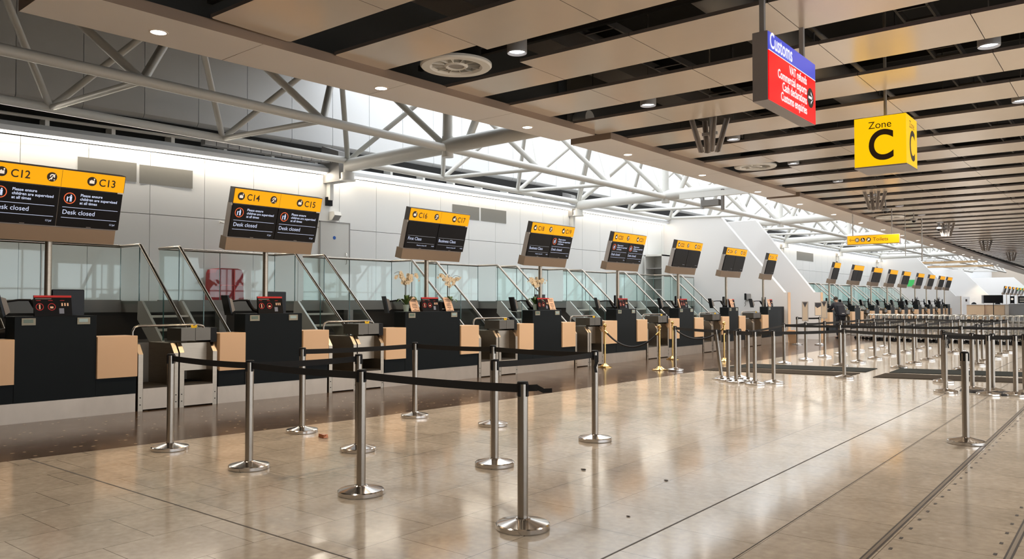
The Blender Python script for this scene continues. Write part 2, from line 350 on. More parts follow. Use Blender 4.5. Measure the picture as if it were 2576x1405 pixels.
# upper wall: slanted skirt and tall panels
g = G(); step = 1.19
for i in range(int((66-1.2)/step)):
    a, b = 1.2+i*step, 1.2+(i+1)*step; q = .008
    if 29.5 < a < 33: pass
    for (x0, z0, x1, z1) in ((-0.52,5.34,-0.28,5.62), (-0.28,5.62,-0.34,9.2)):
        g.add([(xw(a)+x0,a+q,z0),(xw(b)+x0,b-q,z0),(xw(b)+x1,b-q,z1),(xw(a)+x1,a+q,z1),(xw(a)+x0-.15,a+q,z0),(xw(b)+x0-.15,b-q,z0),(xw(b)+x1-.15,b-q,z1),(xw(a)+x1-.15,a+q,z1)],
              [(0,1,2,3),(7,6,5,4),(0,3,7,4),(1,5,6,2),(0,4,5,1),(3,2,6,7)])
struct(g.build('wall_left_upper', mWallU))
# roof over the dark first bays, then beams of the glazed roof
g = G(); g.box(-18.5,-8.6,-9,12.6,7.9,8.2); struct(g.build('ceiling_dark_bay', M('dark_roof', (0.10,0.095,0.085), 0.8)))
g = G()
for y in [12.0+2.08*k for k in range(1, 66)]: g.box(-18.4,-8.6,y-.05,y+.05,8.62,8.85)
for x in (-16.0,-13.6,-11.2): g.box(x-.05,x+.05,12.6,150,8.6,8.82)
struct(g.build('window_1', mTube))
# side of the void behind the slats
g = G(); g.box(-9.0,-8.7,-7,12.4,4.80,8.9); g.box(-8.7,-8.5,12.4,160,4.80,8.9); struct(g.build('trim_6', M('void_side', (0.10,0.095,0.085), 0.7)))

# glazed facade on the right (seen only in reflections) and wall behind the viewer
g = G()
g.box(17.8,18.0,-9,150,0,.35); g.box(17.8,18.0,-9,150,4.3,9)
for k in range(54): g.box(17.75,18.05,-9+3*k,-8.75+3*k,.35,4.3)
for k in range(54): g.box(17.86,17.94,-7.5+3*k,-7.44+3*k,.35,4.3)
g.box(17.86,17.94,-9,150,2.2,2.28); struct(g.build('wall_right', mFar))
g = G(); g.box(-18.6,18,-9.3,-9.0,0,9); struct(g.build('wall_back', mFar)); g = G(); g.box(-18.3,-9.05,.5,.7,4.8,7.9); struct(g.build('well_light_block', bpy.data.materials['dark_roof']))  # last box: unseen blocker added to keep the upper left wall dark

# ------------------------------------------------------------------ slatted ceiling
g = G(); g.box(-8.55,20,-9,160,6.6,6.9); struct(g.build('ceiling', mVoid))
SL0, SLP, SLW, SZ = 4.78, 1.735, 1.06, 4.75
DIFF = [(-7.25, 7.9), (-7.1, 18.3), (-7.2, 31.8)]
def slat(k):
    y0 = SL0+k*SLP; y1 = y0+SLW; z0, z1 = SZ, SZ+.045
    xe = -8.15+min(max(y0-5, 0), 12)*0.014
    notch = {1: (0, -.20), 2: (.30, 0), 7: (0, -.18), 8: (.26, 0)}.get(k)
    g = G(); xs = [xe, -6.42, -4.75, -3.05, -1.4, 0.25, 1.9, 3.6, 5.3, 7.0, 8.7, 10.4, 12.1]
    for i, (a, b) in enumerate(zip(xs, xs[1:])):
        ya, yb = y0, y1
        if notch and i == 0: ya += notch[0]; yb += notch[1]
        q = .004; c = .03 if i == 0 else 0.0
        g.mat(0).add([(a+q+c,ya,z0),(b-q,ya,z0),(b-q,yb,z0),(a+q+c,yb,z0),(a+q,yb-c,z0),(a+q,ya+c,z0)], [(0,5,4,3,2,1)])
        g.mat(1).add([(a+q,ya,z0),(b-q,ya,z0),(b-q,yb,z0),(a+q,yb,z0),(a+q,ya,z1),(b-q,ya,z1),(b-q,yb,z1),(a+q,yb,z1)], [(0,1,5,4),(1,2,6,5),(2,3,7,6),(3,0,4,7),(4,5,6,7)])
    return g.build('ceiling_slat', [mSlat, mSlatEdge])
NTH = ['nearest','second','third','fourth','fifth','sixth','seventh','eighth','ninth','tenth','eleventh','twelfth','thirteenth','fourteenth','fifteenth','sixteenth','seventeenth','eighteenth','nineteenth','twentieth']
for k in range(-3, 75):
    o = slat(k) if k < 10 else None
    if k == 9: base9 = o
    if k >= 10:
        o = base9.copy(); C.objects.link(o); o.location.y = (k-9)*SLP
    if k < -1: lab = 'broad cream ceiling slat above and behind the viewer'
    elif k < 17: lab = 'broad cream ceiling slat across the hall, %s of the slats counted from the top of the view' % NTH[k+1]
    else: lab = 'cream ceiling slat far down the hall among the closely packed distant slats'
    tag(o, lab, 'ceiling slat', 'cream slats of the hall ceiling' if k < 17 and k >= -1 else ('slats behind the viewer' if k < -1 else 'distant ceiling slats'))
# services in the void
def service(name, lab, fn, mat=mDuct, cat='pipe'):
    g = G(); fn(g); return tag(g.build(name, mat), lab, cat)
service('air_duct', 'round dark air duct above the slats, left of the hanging customs sign', lambda g: g.tube((-4.2,-4,5.55),(-4.2,90,5.55),.28,16), cat='duct')
service('air_duct', 'rectangular dark air duct above the slats nearest the bulkhead', lambda g: g.box(-7.9,-7.3,-4,90,5.75,6.1), cat='duct')
service('air_duct', 'round dark air duct above the slats at the right edge of the view', lambda g: g.tube((-0.9,-4,5.6),(-0.9,90,5.6),.3,16), cat='duct')
def ladder(x0, x1, z):
    def f(g):
        g.box(x0,x0+.03,-4,90,z,z+.09); g.box(x1-.03,x1,-4,90,z,z+.09)
        for k in range(180): g.box(x0,x1,-3.5+k*.5,-3.47+k*.5,z,z+.03)
    return f
service('cable_tray', 'ladder cable tray hung above the slats over the downlight row', ladder(-5.9,-5.4,5.2), M('tray_metal',(0.14,0.13,0.12),.5,.6), 'cable tray')
service('cable_tray', 'narrow ladder cable tray above the slats over the floor grooves', ladder(-2.4,-2.0,5.3), M('tray_metal2',(0.12,0.11,0.10),.5,.6), 'cable tray')
service('sprinkler_pipe', 'thin grey sprinkler pipe running along above the slats', lambda g: [g.tube((-3.3,-4,5.15),(-3.3,90,5.15),.035,10), [g.tube((-3.3,-3+3.4*k,5.15),(-3.3,-3+3.4*k,4.98),.012,6) for k in range(25)]])
g = G()
for k in range(28):
    y = -2+3.47*k; g.box(-8.5,12,y,y+.07,5.05,5.13); g.box(-8.5,12,y+1.1,y+1.13,6.2,6.4)
    for x in (-7.6,-5.0,-2.6,-.3,3,6): g.tube((x,y+.03,5.1),(x,y+.03,6.6),.008,6)
struct(g.build('trim_8', M('carrier',(0.06,0.055,0.05),.6,.4)))

# ------------------------------------------------------------------ bulkhead with downlights
def bulkhead(name, P, lab):
    """P = (outer near, outer far, inner far, inner near) in plan"""
    g = G(); z0, z1 = 4.645, 4.77
    n = 4; q = .004
    for i in range(n):
        t0, t1 = i/n, (i+1)/n
        o0 = [P[0][j]+(P[1][j]-P[0][j])*t0 for j in (0,1)]; o1 = [P[0][j]+(P[1][j]-P[0][j])*t1 for j in (0,1)]
        i0 = [P[3][j]+(P[2][j]-P[3][j])*t0 for j in (0,1)]; i1 = [P[3][j]+(P[2][j]-P[3][j])*t1 for j in (0,1)]
        g.mat(0).quad((o0[0],o0[1]+q,z0),(o1[0],o1[1]-q,z0),(i1[0],i1[1]-q,z0),(i0[0],i0[1]+q,z0))
    g.mat(1)
    for a, b in ((0,1),(1,2),(2,3),(3,0)): g.quad((*P[a],z0),(*P[b],z0),(*P[b],z1),(*P[a],z1))
    g.quad(*[(*p,z1) for p in P]); return tag(g.build('bulkhead', [mSoffit, mFascia]), lab, 'bulkhead')
bulkhead('bulkhead', [(-9.30,3.24),(-8.70,12.42),(-7.86,12.38),(-8.30,3.2)], 'near length of cream bulkhead with three downlights, left of the slats')
bulkhead('bulkhead', [(-8.72,12.85),(-8.60,23.0),(-7.72,23.0),(-7.80,12.85)], 'second length of cream bulkhead above the middle desks, with three downlights')
bulkhead('bulkhead', [(-8.74,23.4),(-9.3,62),(-8.3,62),(-7.74,23.4)], 'long cream bulkhead reaching past the toilets sign to the far end')
bulkhead('bulkhead', [(-9.3,62.2),(-10.4,120),(-9.2,120),(-8.3,62.2)], 'most distant cream bulkhead length at the far end of the hall')
DL = [(-8.77,4.5),(-8.55,7.71),(-8.44,11.07),(-8.36,14.46),(-8.30,17.96),(-8.34,21.67),(-8.36,25.27)]+[(-8.42-.0165*(3.75*k),29.05+3.75*k) for k in range(14)]
for i, (x, y) in enumerate(DL):
    lab = ('bright round downlight in the cream bulkhead, %s from the left edge of the view' % (['first']+NTH[1:])[i]) if i < 12 else 'tiny bright downlight in the far end of the cream bulkhead'
    t = thing('downlight', lab, 'downlight', (x, y, 4.645), group='downlights in the cream bulkhead' if i < 12 else 'far downlights in the bulkhead')
    G().lathe([(.085,-.006),(.105,-.006),(.108,0.0),(.085,.0)], 28).build('rim', M('rim%d'%i,(.8,.7,.6),.3) if i == 0 else bpy.data.materials['rim0'], t)
    G().disc((0,0,-.003), .086, (1,0,0), (0,-1,0), 24).build('lamp_face', mLampW, t)
    if i < 16: spot((x, y, 4.62), 210, WARM, 140, .08)
def can(x, y, lab, grp=None):
    t = thing('spotlight', lab, 'ceiling light', (x, y, 4.74), group=grp)
    G().lathe([(.10,.02),(.125,.0),(.13,.02),(.13,.26),(.0,.26)], 24).build('housing', mGreyP, t)
    G().disc((0,0,.03), .102, (1,0,0), (0,-1,0), 24).build('lamp_face', mLampC, t); G().tube((0,0,.26),(0,0,1.86),.008,6).build('drop_rod', mDuct, t)
    spot((x, y, 4.72), 112 if y < 9 else 285, COOL if y < 9 else (1.0, 0.93, 0.84), 118, .09)
gapy = lambda k: SL0+k*SLP+SLW+(SLP-SLW)/2
n = 0
for k in range(1, 21, 2):
    y = gapy(k)-SLP*0.0
    for x in (-6.2, -1.4, 3.4, 8.2):
        if x == -6.2: lab = 'round white spotlight in the gap between slats, left row, number %s from the camera' % NTH[k//2]
        elif x == -1.4: lab = 'round white spotlight in the gap between slats, right row, number %s from the camera' % NTH[k//2]
        else: lab = 'round spotlight between slats outside the picture to the right'
        can(x, y, lab, 'spotlights between the slats' if x < 0 else 'spotlights outside the view')
for y in (-3.0, .9, 3.0):
    for x in (-5.5, -1.4, 3.4): spot((x, y, 4.72), 80, COOL, 120, .12)
def diffuser(x, y, lab, z=4.78):
    t = thing('air_diffuser', lab, 'air vent', (x, y, z), group='round air diffusers')
    G().lathe([(.33,.0),(.36,-.03),(.47,-.03),(.49,-.01),(.49,.02),(.33,.03),(.33,0)], 40).build('outer_ring', mPlasticW, t)
    G().lathe([(.11,-.02),(.14,-.03),(.165,-.01),(.165,.04),(.11,.04),(.11,-.02)], 32).build('hub', mPlasticW, t)
    G().disc((0,0,-.01), .115, (1,0,0),(0,-1,0), 24).build('hub_face', mGreyP, t)
    g = G()
    for i in range(12):
        a = 2*math.pi*i/12; u = Vector((math.cos(a), math.sin(a), 0)); w = Vector((-math.sin(a), math.cos(a), 0))
        p = [u*.15, u*.345]
        g.add([p[0]-w*.004+Vector((0,0,-.015)), p[1]-w*.004+Vector((0,0,-.015)), p[1]+w*.004+Vector((0,0,-.015)), p[0]+w*.004+Vector((0,0,-.015)),
               p[0]+w*.012+Vector((0,0,.07)), p[1]+w*.03+Vector((0,0,.07))], [(0,1,2,3),(3,2,5,4)])
    g.build('vanes', mPlasticW, t)
    G().lathe([(.34,.03),(.34,.30),(.0,.30)], 32).build('plenum', mVoid, t)
diffuser(*DIFF[0], 'large round grey air diffuser in the slats, the nearest one with visible vanes')
diffuser(*DIFF[1], 'round air diffuser in the slats left of the yellow cube')
diffuser(*DIFF[2], 'small distant round air diffuser above the toilets sign', 4.70)
# hanging clusters of four channel-shaped fins
def fins(y, x, lab):
    t = thing('hanging_fin_cluster', lab, 'ceiling fixture', (x, y, 4.78), group='hanging fin clusters')
    rod = G(); rod.tube((0,0,1.8),(0,0,-.28),.014,10); rod.box(-.14,.14,-.03,.03,-.25,-.20); rod.build('hanger', mGreyP, t)
    for i, (xx, yy) in enumerate(((-.27,-.14),(-.13,.10),(.13,-.10),(.27,.14))):
        g = G(); k = .42
        def P(u, w, z): s = (z+.60)/.62; return (xx*(k+(1-k)*s)+u, yy*(k+(1-k)*s)+w, z)
        pr = [(-.05,-.03),(-.03,-.03),(-.02,.015),(.02,.015),(.03,-.03),(.05,-.03),(.035,.03),(-.035,.03)]
        n = len(pr); vs = [P(u, w, .04) for u, w in pr]+[P(u, w, -.56) for u, w in pr]
        g.add(vs, [tuple(range(n)), tuple(reversed(range(n,2*n)))]+[(j,j+n,(j+1)%n+n,(j+1)%n) for j in range(n)]); g.build('fin', mCase, t)
    return t
for i, (x, y) in enumerate(((-5.95,13.2),(-5.93,24.5),(-6.06,36.2),(-6.21,48.0),(-6.44,61.0))):
    fins(y, x, ['largest cluster of four slanted grey fins hanging left of the customs sign', 'cluster of four grey fins hanging below the yellow cube', 'third cluster of grey hanging fins, above the far desk signs', 'fourth and smaller cluster of grey hanging fins', 'faintest, most distant cluster of hanging fins'][i])

# ------------------------------------------------------------------ white tube trusses in the skylight well
XA, XB, XT, ZA, ZT = -15.35, -11.95, -13.6, 4.95, 7.15
def truss(y0, n, lab, last=False):
    t = thing('roof_truss', lab, 'roof truss', (0, y0, 0)); P = 3.43; L = n*P
    G().tube((XA,0,ZA+.1),(XA,L,ZA+.1),.085,14).build('lower_chord', mTube, t)
    G().tube((XB,0,ZA),(XB,L,ZA),.085,14).build('lower_chord', mTube, t)
    G().tube((XT,P/2-P,ZT),(XT,L-P/2+P,ZT),.10,14).build('top_chord', mTube, t)
    for k in range(n+1):
        y = k*P
        for s in (-1, 1):
            G().tube((XA,y,ZA+.1),(XT,y+s*P/2,ZT),.062,12).build('diagonal', mTube, t)
            G().tube((XB,y,ZA),(XT,y+s*P/2,ZT),.070,12).build('diagonal', mTube, t)
        if k % 3 or n < 3: G().tube((XA,y,ZA+.1),(XB,y,ZA),.055,12).build('cross_tube', mTube, t)
    return t
truss(12.75-3*3.43, 3, 'white tube roof truss over the dark bay at upper left')
truss(12.75, 3, 'white tube roof truss over the middle desks, between the first two cross beams')
truss(12.75+3*3.43+.1, 3, 'white tube roof truss in front of the first slanted wall')
truss(12.75+6*3.43+.2, 3, 'white tube roof truss above and behind the toilets sign')
truss(12.75+9*3.43+.3, 6, 'white tube roof truss over the far desk row')
truss(66.5, 12, 'faint white tube roof truss at the far end of the hall')
for i, y in enumerate((12.75, 23.08, 33.6, 43.9, 54.3, 64.6)):
    nm = ['nearest','second','third','fourth','fifth','last'][i]
    t = thing('cross_beam', 'thick white tubular cross beam spanning the skylight, %s of the row' % nm, 'beam', (0, y, 0), group='thick cross beams')
    G().tube((XA+.05,0,ZA-.02),(-8.2,0,ZA+.12),.165,20).build('beam_tube', mTube, t)
    g = G(); g.tube((XB,0,ZA-.2),(XB,0,ZA+.26),.13,14); g.tube((XB,0,ZA+.2),(XB,0,7.6),.11,14); g.tube((XB+.35,.3,ZA+.2),(XB+1.5,.3,7.3),.085,12); g.build('post', mTube, t)
    g = G(); g.tube((XA,0,ZA-.2),(XA,0,ZA-.36),.17,16); g.lathe([(.2,-.36),(.2,-.40),(.0,-.40)],16,(XA,0,ZA)); g.tube((XA,0,ZA-.3),(XA,0,ZA+.12),.11,14); g.build('bearing', mTube, t)
    q = xw(y); g = G(); g.box(q+.01,q+.16,-.055,.055,4.12,4.70); g.build('bracket', mTube, t)
    g = G(); g.box(q+.005,q+.09,-.085,.085,3.98,4.2); g.build('clamp', mBlack, t)
    g = G(); g.prism([(-16.3,4.55),(-15.5,4.55),(-15.55,5.3),(-16.2,5.5)],'y',-.14,.14); g.build('steel_gusset', mGreyP, t)
# air grilles and small fittings of the wall
def wallbox(name, mat, y0, y1, z0, z1, d, lab, cat):
    g = G(); vs = []
    for (y, dx) in ((y0,0),(y1,0)):
        vs += [(xw(y)+.004,y,z0),(xw(y)+d,y,z0),(xw(y)+d,y,z1),(xw(y)+.004,y,z1)]
    g.add(vs, [(0,1,2,3),(7,6,5,4),(0,4,5,1),(1,5,6,2),(2,6,7,3),(3,7,4,0)]); o = g.build(name, mat, fix=True)
    return tag(o, lab, cat) if lab else o
wallbox('air_grille', mGrille, 6.95, 8.06, 4.08, 4.48, .012, 'left half of the grey wall grille above the C13 desk sign', 'air vent')
wallbox('air_grille', mGrille, 8.12, 9.25, 4.06, 4.46, .012, 'right half of the grey wall grille above the C13 desk sign', 'air vent')
wallbox('air_grille', mGrille, 17.15, 18.3, 4.04, 4.44, .012, 'left half of the grey wall grille above the C17 desk sign', 'air vent')
wallbox('air_grille', mGrille, 18.38, 19.55, 4.04, 4.44, .012, 'right half of the grey wall grille above the C17 desk sign', 'air vent')
wallbox('air_grille', mGrille, 46.5, 49.5, 4.0, 4.5, .012, 'distant grey wall grille above the far desk row', 'air vent')
t = thing('wall_door', 'white flush door with blue disc and lever handle behind the C15 desk', 'door', (xw(12.95), 12.95, 1.56))
sl = (xw(13.4)-xw(12.5))/.9
g = G(); W_ = lambda x, y, z: (x+sl*y, y, z)
g.box(.004,.03,-.43,.43,0,2.0); g.build('door_leaf', mPlasticW, t, warp=W_)
g = G(); g.box(.002,.04,-.455,-.43,0,2.03); g.box(.002,.04,.43,.455,0,2.03); g.box(.002,.04,-.455,.455,2.0,2.03); g.build('door_frame', mGreyP, t, warp=W_)
g = G(); g.pipe([(.04,.32,.95),(.08,.32,.97),(.08,.32,1.22),(.04,.32,1.24)],.012,8); g.build('handle', mChrome, t, warp=W_)
G().disc((.034,-.02,1.62),.045,(0,1,0),(0,0,1),20).build('blue_disc', mBlueD, t, warp=W_)
t = thing('wall_speaker', 'small white wedge-shaped wall speaker above the door by the C15 sign', 'speaker', (xw(12.9), 12.9, 3.72))
G().prism([(.0,-.1),(.10,-.1),(.22,.02),(.18,.12),(.0,.12)],'y',-.11,.11).build('cabinet', mPlasticW, t)
G().prism([(.10,-.095),(.106,-.1),(.226,.02),(.22,.025)],'y',-.1,.1).build('grille_cloth', mGreyP, t)
t = thing('wall_camera', 'tiny white camera on the wall left of the C14 sign', 'camera', (xw(9.9), 9.9, 3.35))
g = G(); g.tube((0,0,0),(.07,0,0),.015,12); g.build('mount', mPlasticW, t); g = G(); g.tube((.07,-.05,.01),(.07,.05,-.01),.022,12); g.build('camera_body', mPlasticW, t)
g = G()  # crumpled lagging on the ledge
for i in range(14): g.box(-.05,.16,i*.27,i*.27+.255,0,.13+.015*math.sin(i*2.3))
o = g.build('pipe_lagging', M('lagging',(.42,.42,.42),.6,.4,var=.15,scale=6)); o.location = (xw(11.3)+.02, 9.35, 5.02); o.rotation_euler.z = -math.atan((xw(13)-xw(9))/4); tag(o, 'silver wrapped duct lying on the wall ledge left of the first cross beam', 'duct')

# ------------------------------------------------------------------ raised platform, balustrades, stairs
PZ = 1.56; XS = -13.5
STAIRS = [(3.35,4.05),(6.67,7.35),(9.88,10.58),(13.2,13.98),(16.41,17.2),(19.69,20.5),(23.12,23.93),(26.47,27.3)]
G2ST = [(36.2+3.4*k, 37.0+3.4*k) for k in range(8)]
def platform(y0, y1, lab, n=8):
    g = G()
    for i in range(n):
        a = y0+(y1-y0)*i/n; b = y0+(y1-y0)*(i+1)/n
        g.mat(0).add([(xw(a)+.01,a,PZ-.2),(-14.25,a,PZ-.2),(-14.25,b,PZ-.2),(xw(b)+.01,b,PZ-.2),(xw(a)+.01,a,PZ),(-14.25,a,PZ),(-14.25,b,PZ),(xw(b)+.01,b,PZ)], [(0,3,2,1),(4,5,6,7),(0,1,5,4),(1,2,6,5),(2,3,7,6),(3,0,4,7)])
    return tag(g.build('platform', [mPlat]), lab, 'platform')
platform(1.2, 30.0, 'grey raised walkway behind the near check-in desks')
platform(33.4, 65.8, 'grey raised walkway behind the far desk row')
def stair(y0, y1, lab):
    t = thing('staircase', lab, 'staircase', (XS, y0, 0), group='stairs behind the desks'); w = y1-y0
    g = G(); g.box(-.75,.0,0,w,PZ-.2,PZ); g.build('landing', mPlat, t)
    st = [(0,PZ),(.12,PZ),(1.72,.06),(1.72,0),(1.42,0),(-.02,PZ-.32)]
    for s, y in (('a',-.045),('b',w)):
        G().prism(st,'y',y,y+.045).build('stringer', mStringer, t)
    for k in range(6):
        z = PZ-.25-k*.225; x = .1+k*.258
        G().box(x,x+.27,.0,w,z-.035,z).build('tread', mTread, t)
    for y in (-.02, w+.02):
        s = .875
        top = [(-.72,y,PZ+.97),(.0,y,PZ+.97)]
        g = G(); g.pipe([(-.72,y,PZ+.97),(-.02,y,PZ+.97),(.02,y,PZ+.955),(1.68,y,.92+.06)],.028,10)
        g.pipe([(1.68,y,.98),(1.70,y,.93),(1.70,y,.05)],.018,8); g.build('handrail', mSteelP, t)
        for a, b in ((-.70,-.01),(.01,.82),(.83,1.62)):
            za = PZ if a < 0 else PZ-a*.955; zb = PZ if a < 0 else PZ-b*.955
            zt = lambda x: PZ+.93 if x <= 0 else PZ+.93-x*.93
            g = G(); q = .006; P = [(a,za-.05),(b,zb-.05),(b,zt(b)),(a,zt(a))]
            g.prism(P,'y',y-q,y+q); pane = g.build('glass_pane', mGlass, t)
            g = G(); g.box(b-.004,b+.004,y-.009,y+.009,zb-.05,zt(b)); g.build('pane_edge', mGlassEdge, pane)
    return t
def balustrade(y0, y1, lab):
    t = thing('balustrade', lab, 'balustrade', (-14.22, y0, PZ), group='glass balustrades along the walkway'); w = y1-y0
    G().pipe([(0,0.03,.97),(0,w-.03,.97)],.028,10).build('handrail', mSteelP, t)
    n = max(1, round(w/1.15))
    for i in range(n):
        a = w*i/n+.012; b = w*(i+1)/n-.012
        p = G().box(-.006,.006,a,b,.0,.95).build('glass_pane', mGlass, t)
        G().box(-.008,.008,b-.004,b+.004,.0,.95).build('pane_edge', mGlassEdge, p)
    G().box(-.02,.02,0,w,-.2,.02).build('edge_channel', mPlat, t)
DESKN = ['C12','C14','C16','C18','C20','C22','C24','C26']
prev = 1.4
for i, (a, b) in enumerate(STAIRS):
    stair(a, b, 'steel staircase with glass sides coming down %s the %s desk' % ('left of' , DESKN[i]) if i else 'steel staircase cut by the left edge of the view')
    if a-prev > .3: balustrade(prev, a, 'glass balustrade panel run on the walkway %s' % ('at the left edge of the view' if i < 1 else 'behind the %s desk sign' % DESKN[i-1]))
    prev = b
balustrade(prev, 29.9, 'last short glass balustrade before the slanted white wall')
prev = 34.5
for i, (a, b) in enumerate(G2ST):
    stair(a, b, 'distant staircase of the far desk row, %s from the slanted wall' % NTH[i].replace('nearest','first')); balustrade(prev, a, 'distant glass balustrade of the far desk row, %s from the slanted wall' % NTH[i].replace('nearest','first')); prev = b
# undercroft back and takeaway belt
for i, (a, b) in enumerate(((1.2,29.9),(33.5,65.8))):
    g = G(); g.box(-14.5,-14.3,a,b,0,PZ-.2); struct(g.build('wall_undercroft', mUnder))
    t = thing('takeaway_belt', ['long dark baggage conveyor running behind the near desks','long dark baggage conveyor running behind the far desks'][i], 'conveyor', (0,a,0)); L = b-a
    G().box(-14.28,-13.75,0,L,.30,.62).build('belt_frame', mSteelD, t); G().box(-14.22,-13.8,0,L,.62,.64).build('belt', mRubber, t); G().box(-14.28,-14.24,0,L,.62,.86).build('side_guard', mSteelD, t)
    g = G()
    for k in range(int(L/3.2)): g.box(-14.2,-14.05,.9+k*3.2,1.05+k*3.2,.86,PZ-.2)
    g.build('column', mGreyP, t)
def red_cab(y, lab):
    t = thing('red_cabinet', lab, 'cabinet', (xw(y)+.3, y, PZ))
    g = G(); g.prism([(-.36,0),(.36,0),(.34,.62),(.30,.70),(.2,.73),(-.2,.73),(-.30,.70),(-.34,.62)],'x',-.2,.2); g.build('cabinet_body', mRed, t)
    g = G(); g.box(.2,.215,.10,.13,0,.70); g.box(.2,.215,-.33,.33,.34,.36); g.build('door_seam', mRedB, t)
red_cab(9.85, 'dark red cabinet with rounded top on the walkway behind the glass')
red_cab(47.5, 'small faded red cabinet on the walkway behind the far desks')

# ------------------------------------------------------------------ check-in desks
UN = [('C12','C13',2.35,3.90,4.89,5.42,4.38),('C14','C15',6.62,7.04,8.05,8.55,7.55),('C16','C17',9.75,10.22,11.64,12.15,11.0),('C18','C19',13.39,13.88,14.93,15.44,14.49),
      ('C20','C21',16.65,17.23,18.24,18.77,17.75),('C22','C23',20.05,20.62,21.60,22.20,21.13),('C24','C25',23.70,24.30,25.20,25.80,24.81),('C26',None,27.5,28.15,29.9,29.9,28.45)]
def desk(nm, y0, ya, yb, y1, lab, yc=None):
    yc = (ya+yb)/2 if yc is None else yc; X = xd(yc)
    t = thing('check_in_desk', lab, 'desk', (X, yc, 0), group='check-in desks'); w = shear(X, yc)
    a, b, c, d = y0-yc, ya-yc, yb-yc, y1-yc
    def seg(g, x0, x1, p, q, z0, z1, m=4):
        for i in range(m): g.box(x0,x1,p+(q-p)*i/m,p+(q-p)*(i+1)/m,z0,z1)
    g = G(); g.bev(-.30,0,b,c,.26,1.36,.006); g.box(-.28,-.005,a,b,.26,.52); 
    if d > c+.05: g.box(-.28,-.005,c,d,.26,.52)
    g.build('front_panel', mNavy, t, warp=w)
    g = G(); g.box(-1.05,-.30,a+.02,d-.02,.70,.745); g.box(-1.0,-.95,a+.04,a+.08,0,.70); g.box(-1.0,-.95,d-.08,d-.04,0,.70); g.build('work_surface', mBlack, t, warp=w)
    g = G(); g.box(-1.0,-.3,a+.03,a+.06,.02,.70); g.box(-1.0,-.3,d-.06,d-.03,.02,.70); g.box(-.9,-.34,b+.1,b+.5,.05,.69); g.build('pedestal', mNavy, t, warp=w)
    g = G(); g.box(-.27,-.02,a,d,0,.255); g.build('kick_plate', mSteelK, t, warp=w)
    g = G(); g.bev(-.34,.03,a,b,.50,1.07,.005); g.build('side_panel', mBeige, t, warp=w)
    if d > c+.05: g = G(); g.bev(-.34,.03,c,d,.50,1.07,.005); g.build('side_panel', mBeige, t, warp=w)
    for i, yy in enumerate((b+.16, c-.17)):
        if d <= c+.05 and i: continue
        g = G(); g.box(.0,.012,yy-.08,yy+.08,1.245,1.335); dsp = g.build('weight_display', mCount, t, warp=w)
        g = G(); g.box(.012,.014,yy-.06,yy+.05,1.275,1.32); g.build('display_window', [mLcd, mLcdB][i], dsp, warp=w)
    return t
def conveyor(y0, y1, lab, full=True):
    yc = (y0+y1)/2; X = xd(yc); w = shear(X, yc); t = thing('baggage_scale', lab, 'conveyor', (X, yc, 0), group='baggage scales between the desks')
    h = (y1-y0)/2-.02; m = -h+.50*h*2
    lanes = [(-h, -.012), (.012, h)]
    for a, b in lanes:
        for p in (a, b-.065):
            G().prism([(0,0),(0,.80),(-.10,.94),(-.75,.94),(-.75,.0)],'y',p,p+.065).build('side_frame', mSteel, t, warp=w)
    for a, b in lanes:
        g = G(); g.box(-.03,.004,a+.065,b-.065,.02,.315); g.build('kick_plate', mSteelK, t, warp=w)
        g = G(); g.box(-.75,-.02,a+.065,b-.065,.29,.335); g.build('belt', mRubber, t, warp=w)
        g = G(); g.box(-.76,-.74,a+.065,b-.065,.335,.93); g.build('back_plate', mSteelD, t, warp=w)
    a, b = lanes[1]; g = G(); g.box(-.20,-.18,a+.065,b-.065,.52,.93); g.build('guard_plate', mSteel, t, warp=w)
    g = G(); m2 = (a+b-.1)/2; g.box(-.42,-.01,a+.02,m2-.003,.97,1.155); g.box(-.42,-.01,m2+.003,b-.1,.97,1.155); g.build('control_box', mSteelD, t, warp=w)
    g = G(); g.box(-.43,-.012,b-.098,b-.005,.94,1.157); g.build('box_end', mBlack, t, warp=w)
    g = G(); r = .018; z = 1.20; g.pipe([(-.12,-h-.03,1.0),(-.12,-h-.03,z-.08),(-.12,-h,z-.02),(-.12,-h+.06,z),(-.12,h-.24,z),(-.12,h-.16,z-.02),(-.12,h-.12,z-.08),(-.12,h-.12,1.0)],r,10)
    g.build('hoop_rail', mSteelP, t, warp=w)
    g = G(); g.prism([(m2-.05,1.156),(m2+.03,1.156),(m2+.04,1.205),(m2+.0,1.195),(m2-.01,1.18),(m2-.03,1.205),(m2-.06,1.20)],'x',-.035,-.033); g.build('yellow_tag', mYTag, t, warp=w)
    g = G()
    for a, b in lanes:
        for p in (a+.03, b-.03):
            for zz in (.09, .19): g.tube((.0,p,zz),(.006,p,zz),.008,8)
    g.build('screws', mBlack, t, warp=w)
    return t
for i, (n1, n2, y0, ya, yb, y1, ys) in enumerate(UN):
    if y0 < 6: side = 'at the left edge of the view'
    else: side = {1:'second from the left, without flowers',2:'with two white orchids on top',3:'with a single white orchid on top',4:'behind the left brass posts',5:'behind the middle brass posts',6:'second from the slanted wall',7:'the last before the slanted white wall'}[i]
    desk(n1, y0, ya, yb, y1, 'dark check-in desk under the %s sign, %s' % (n1, side))
gaps = [(5.42,6.62),(8.55,9.75),(12.15,13.39),(15.44,16.65),(18.77,20.05),(22.20,23.70),(25.80,27.5)]
for i, (a, b) in enumerate(gaps):
    conveyor(a+.005, b-.005, 'steel baggage scale with hoop rail between desks %s and %s' % (UN[i][1], UN[i+1][0]))
Y2 = [36.7,40.2,43.8,47.2,50.4,54.2,57.6,61.1,63.8]
d0 = None
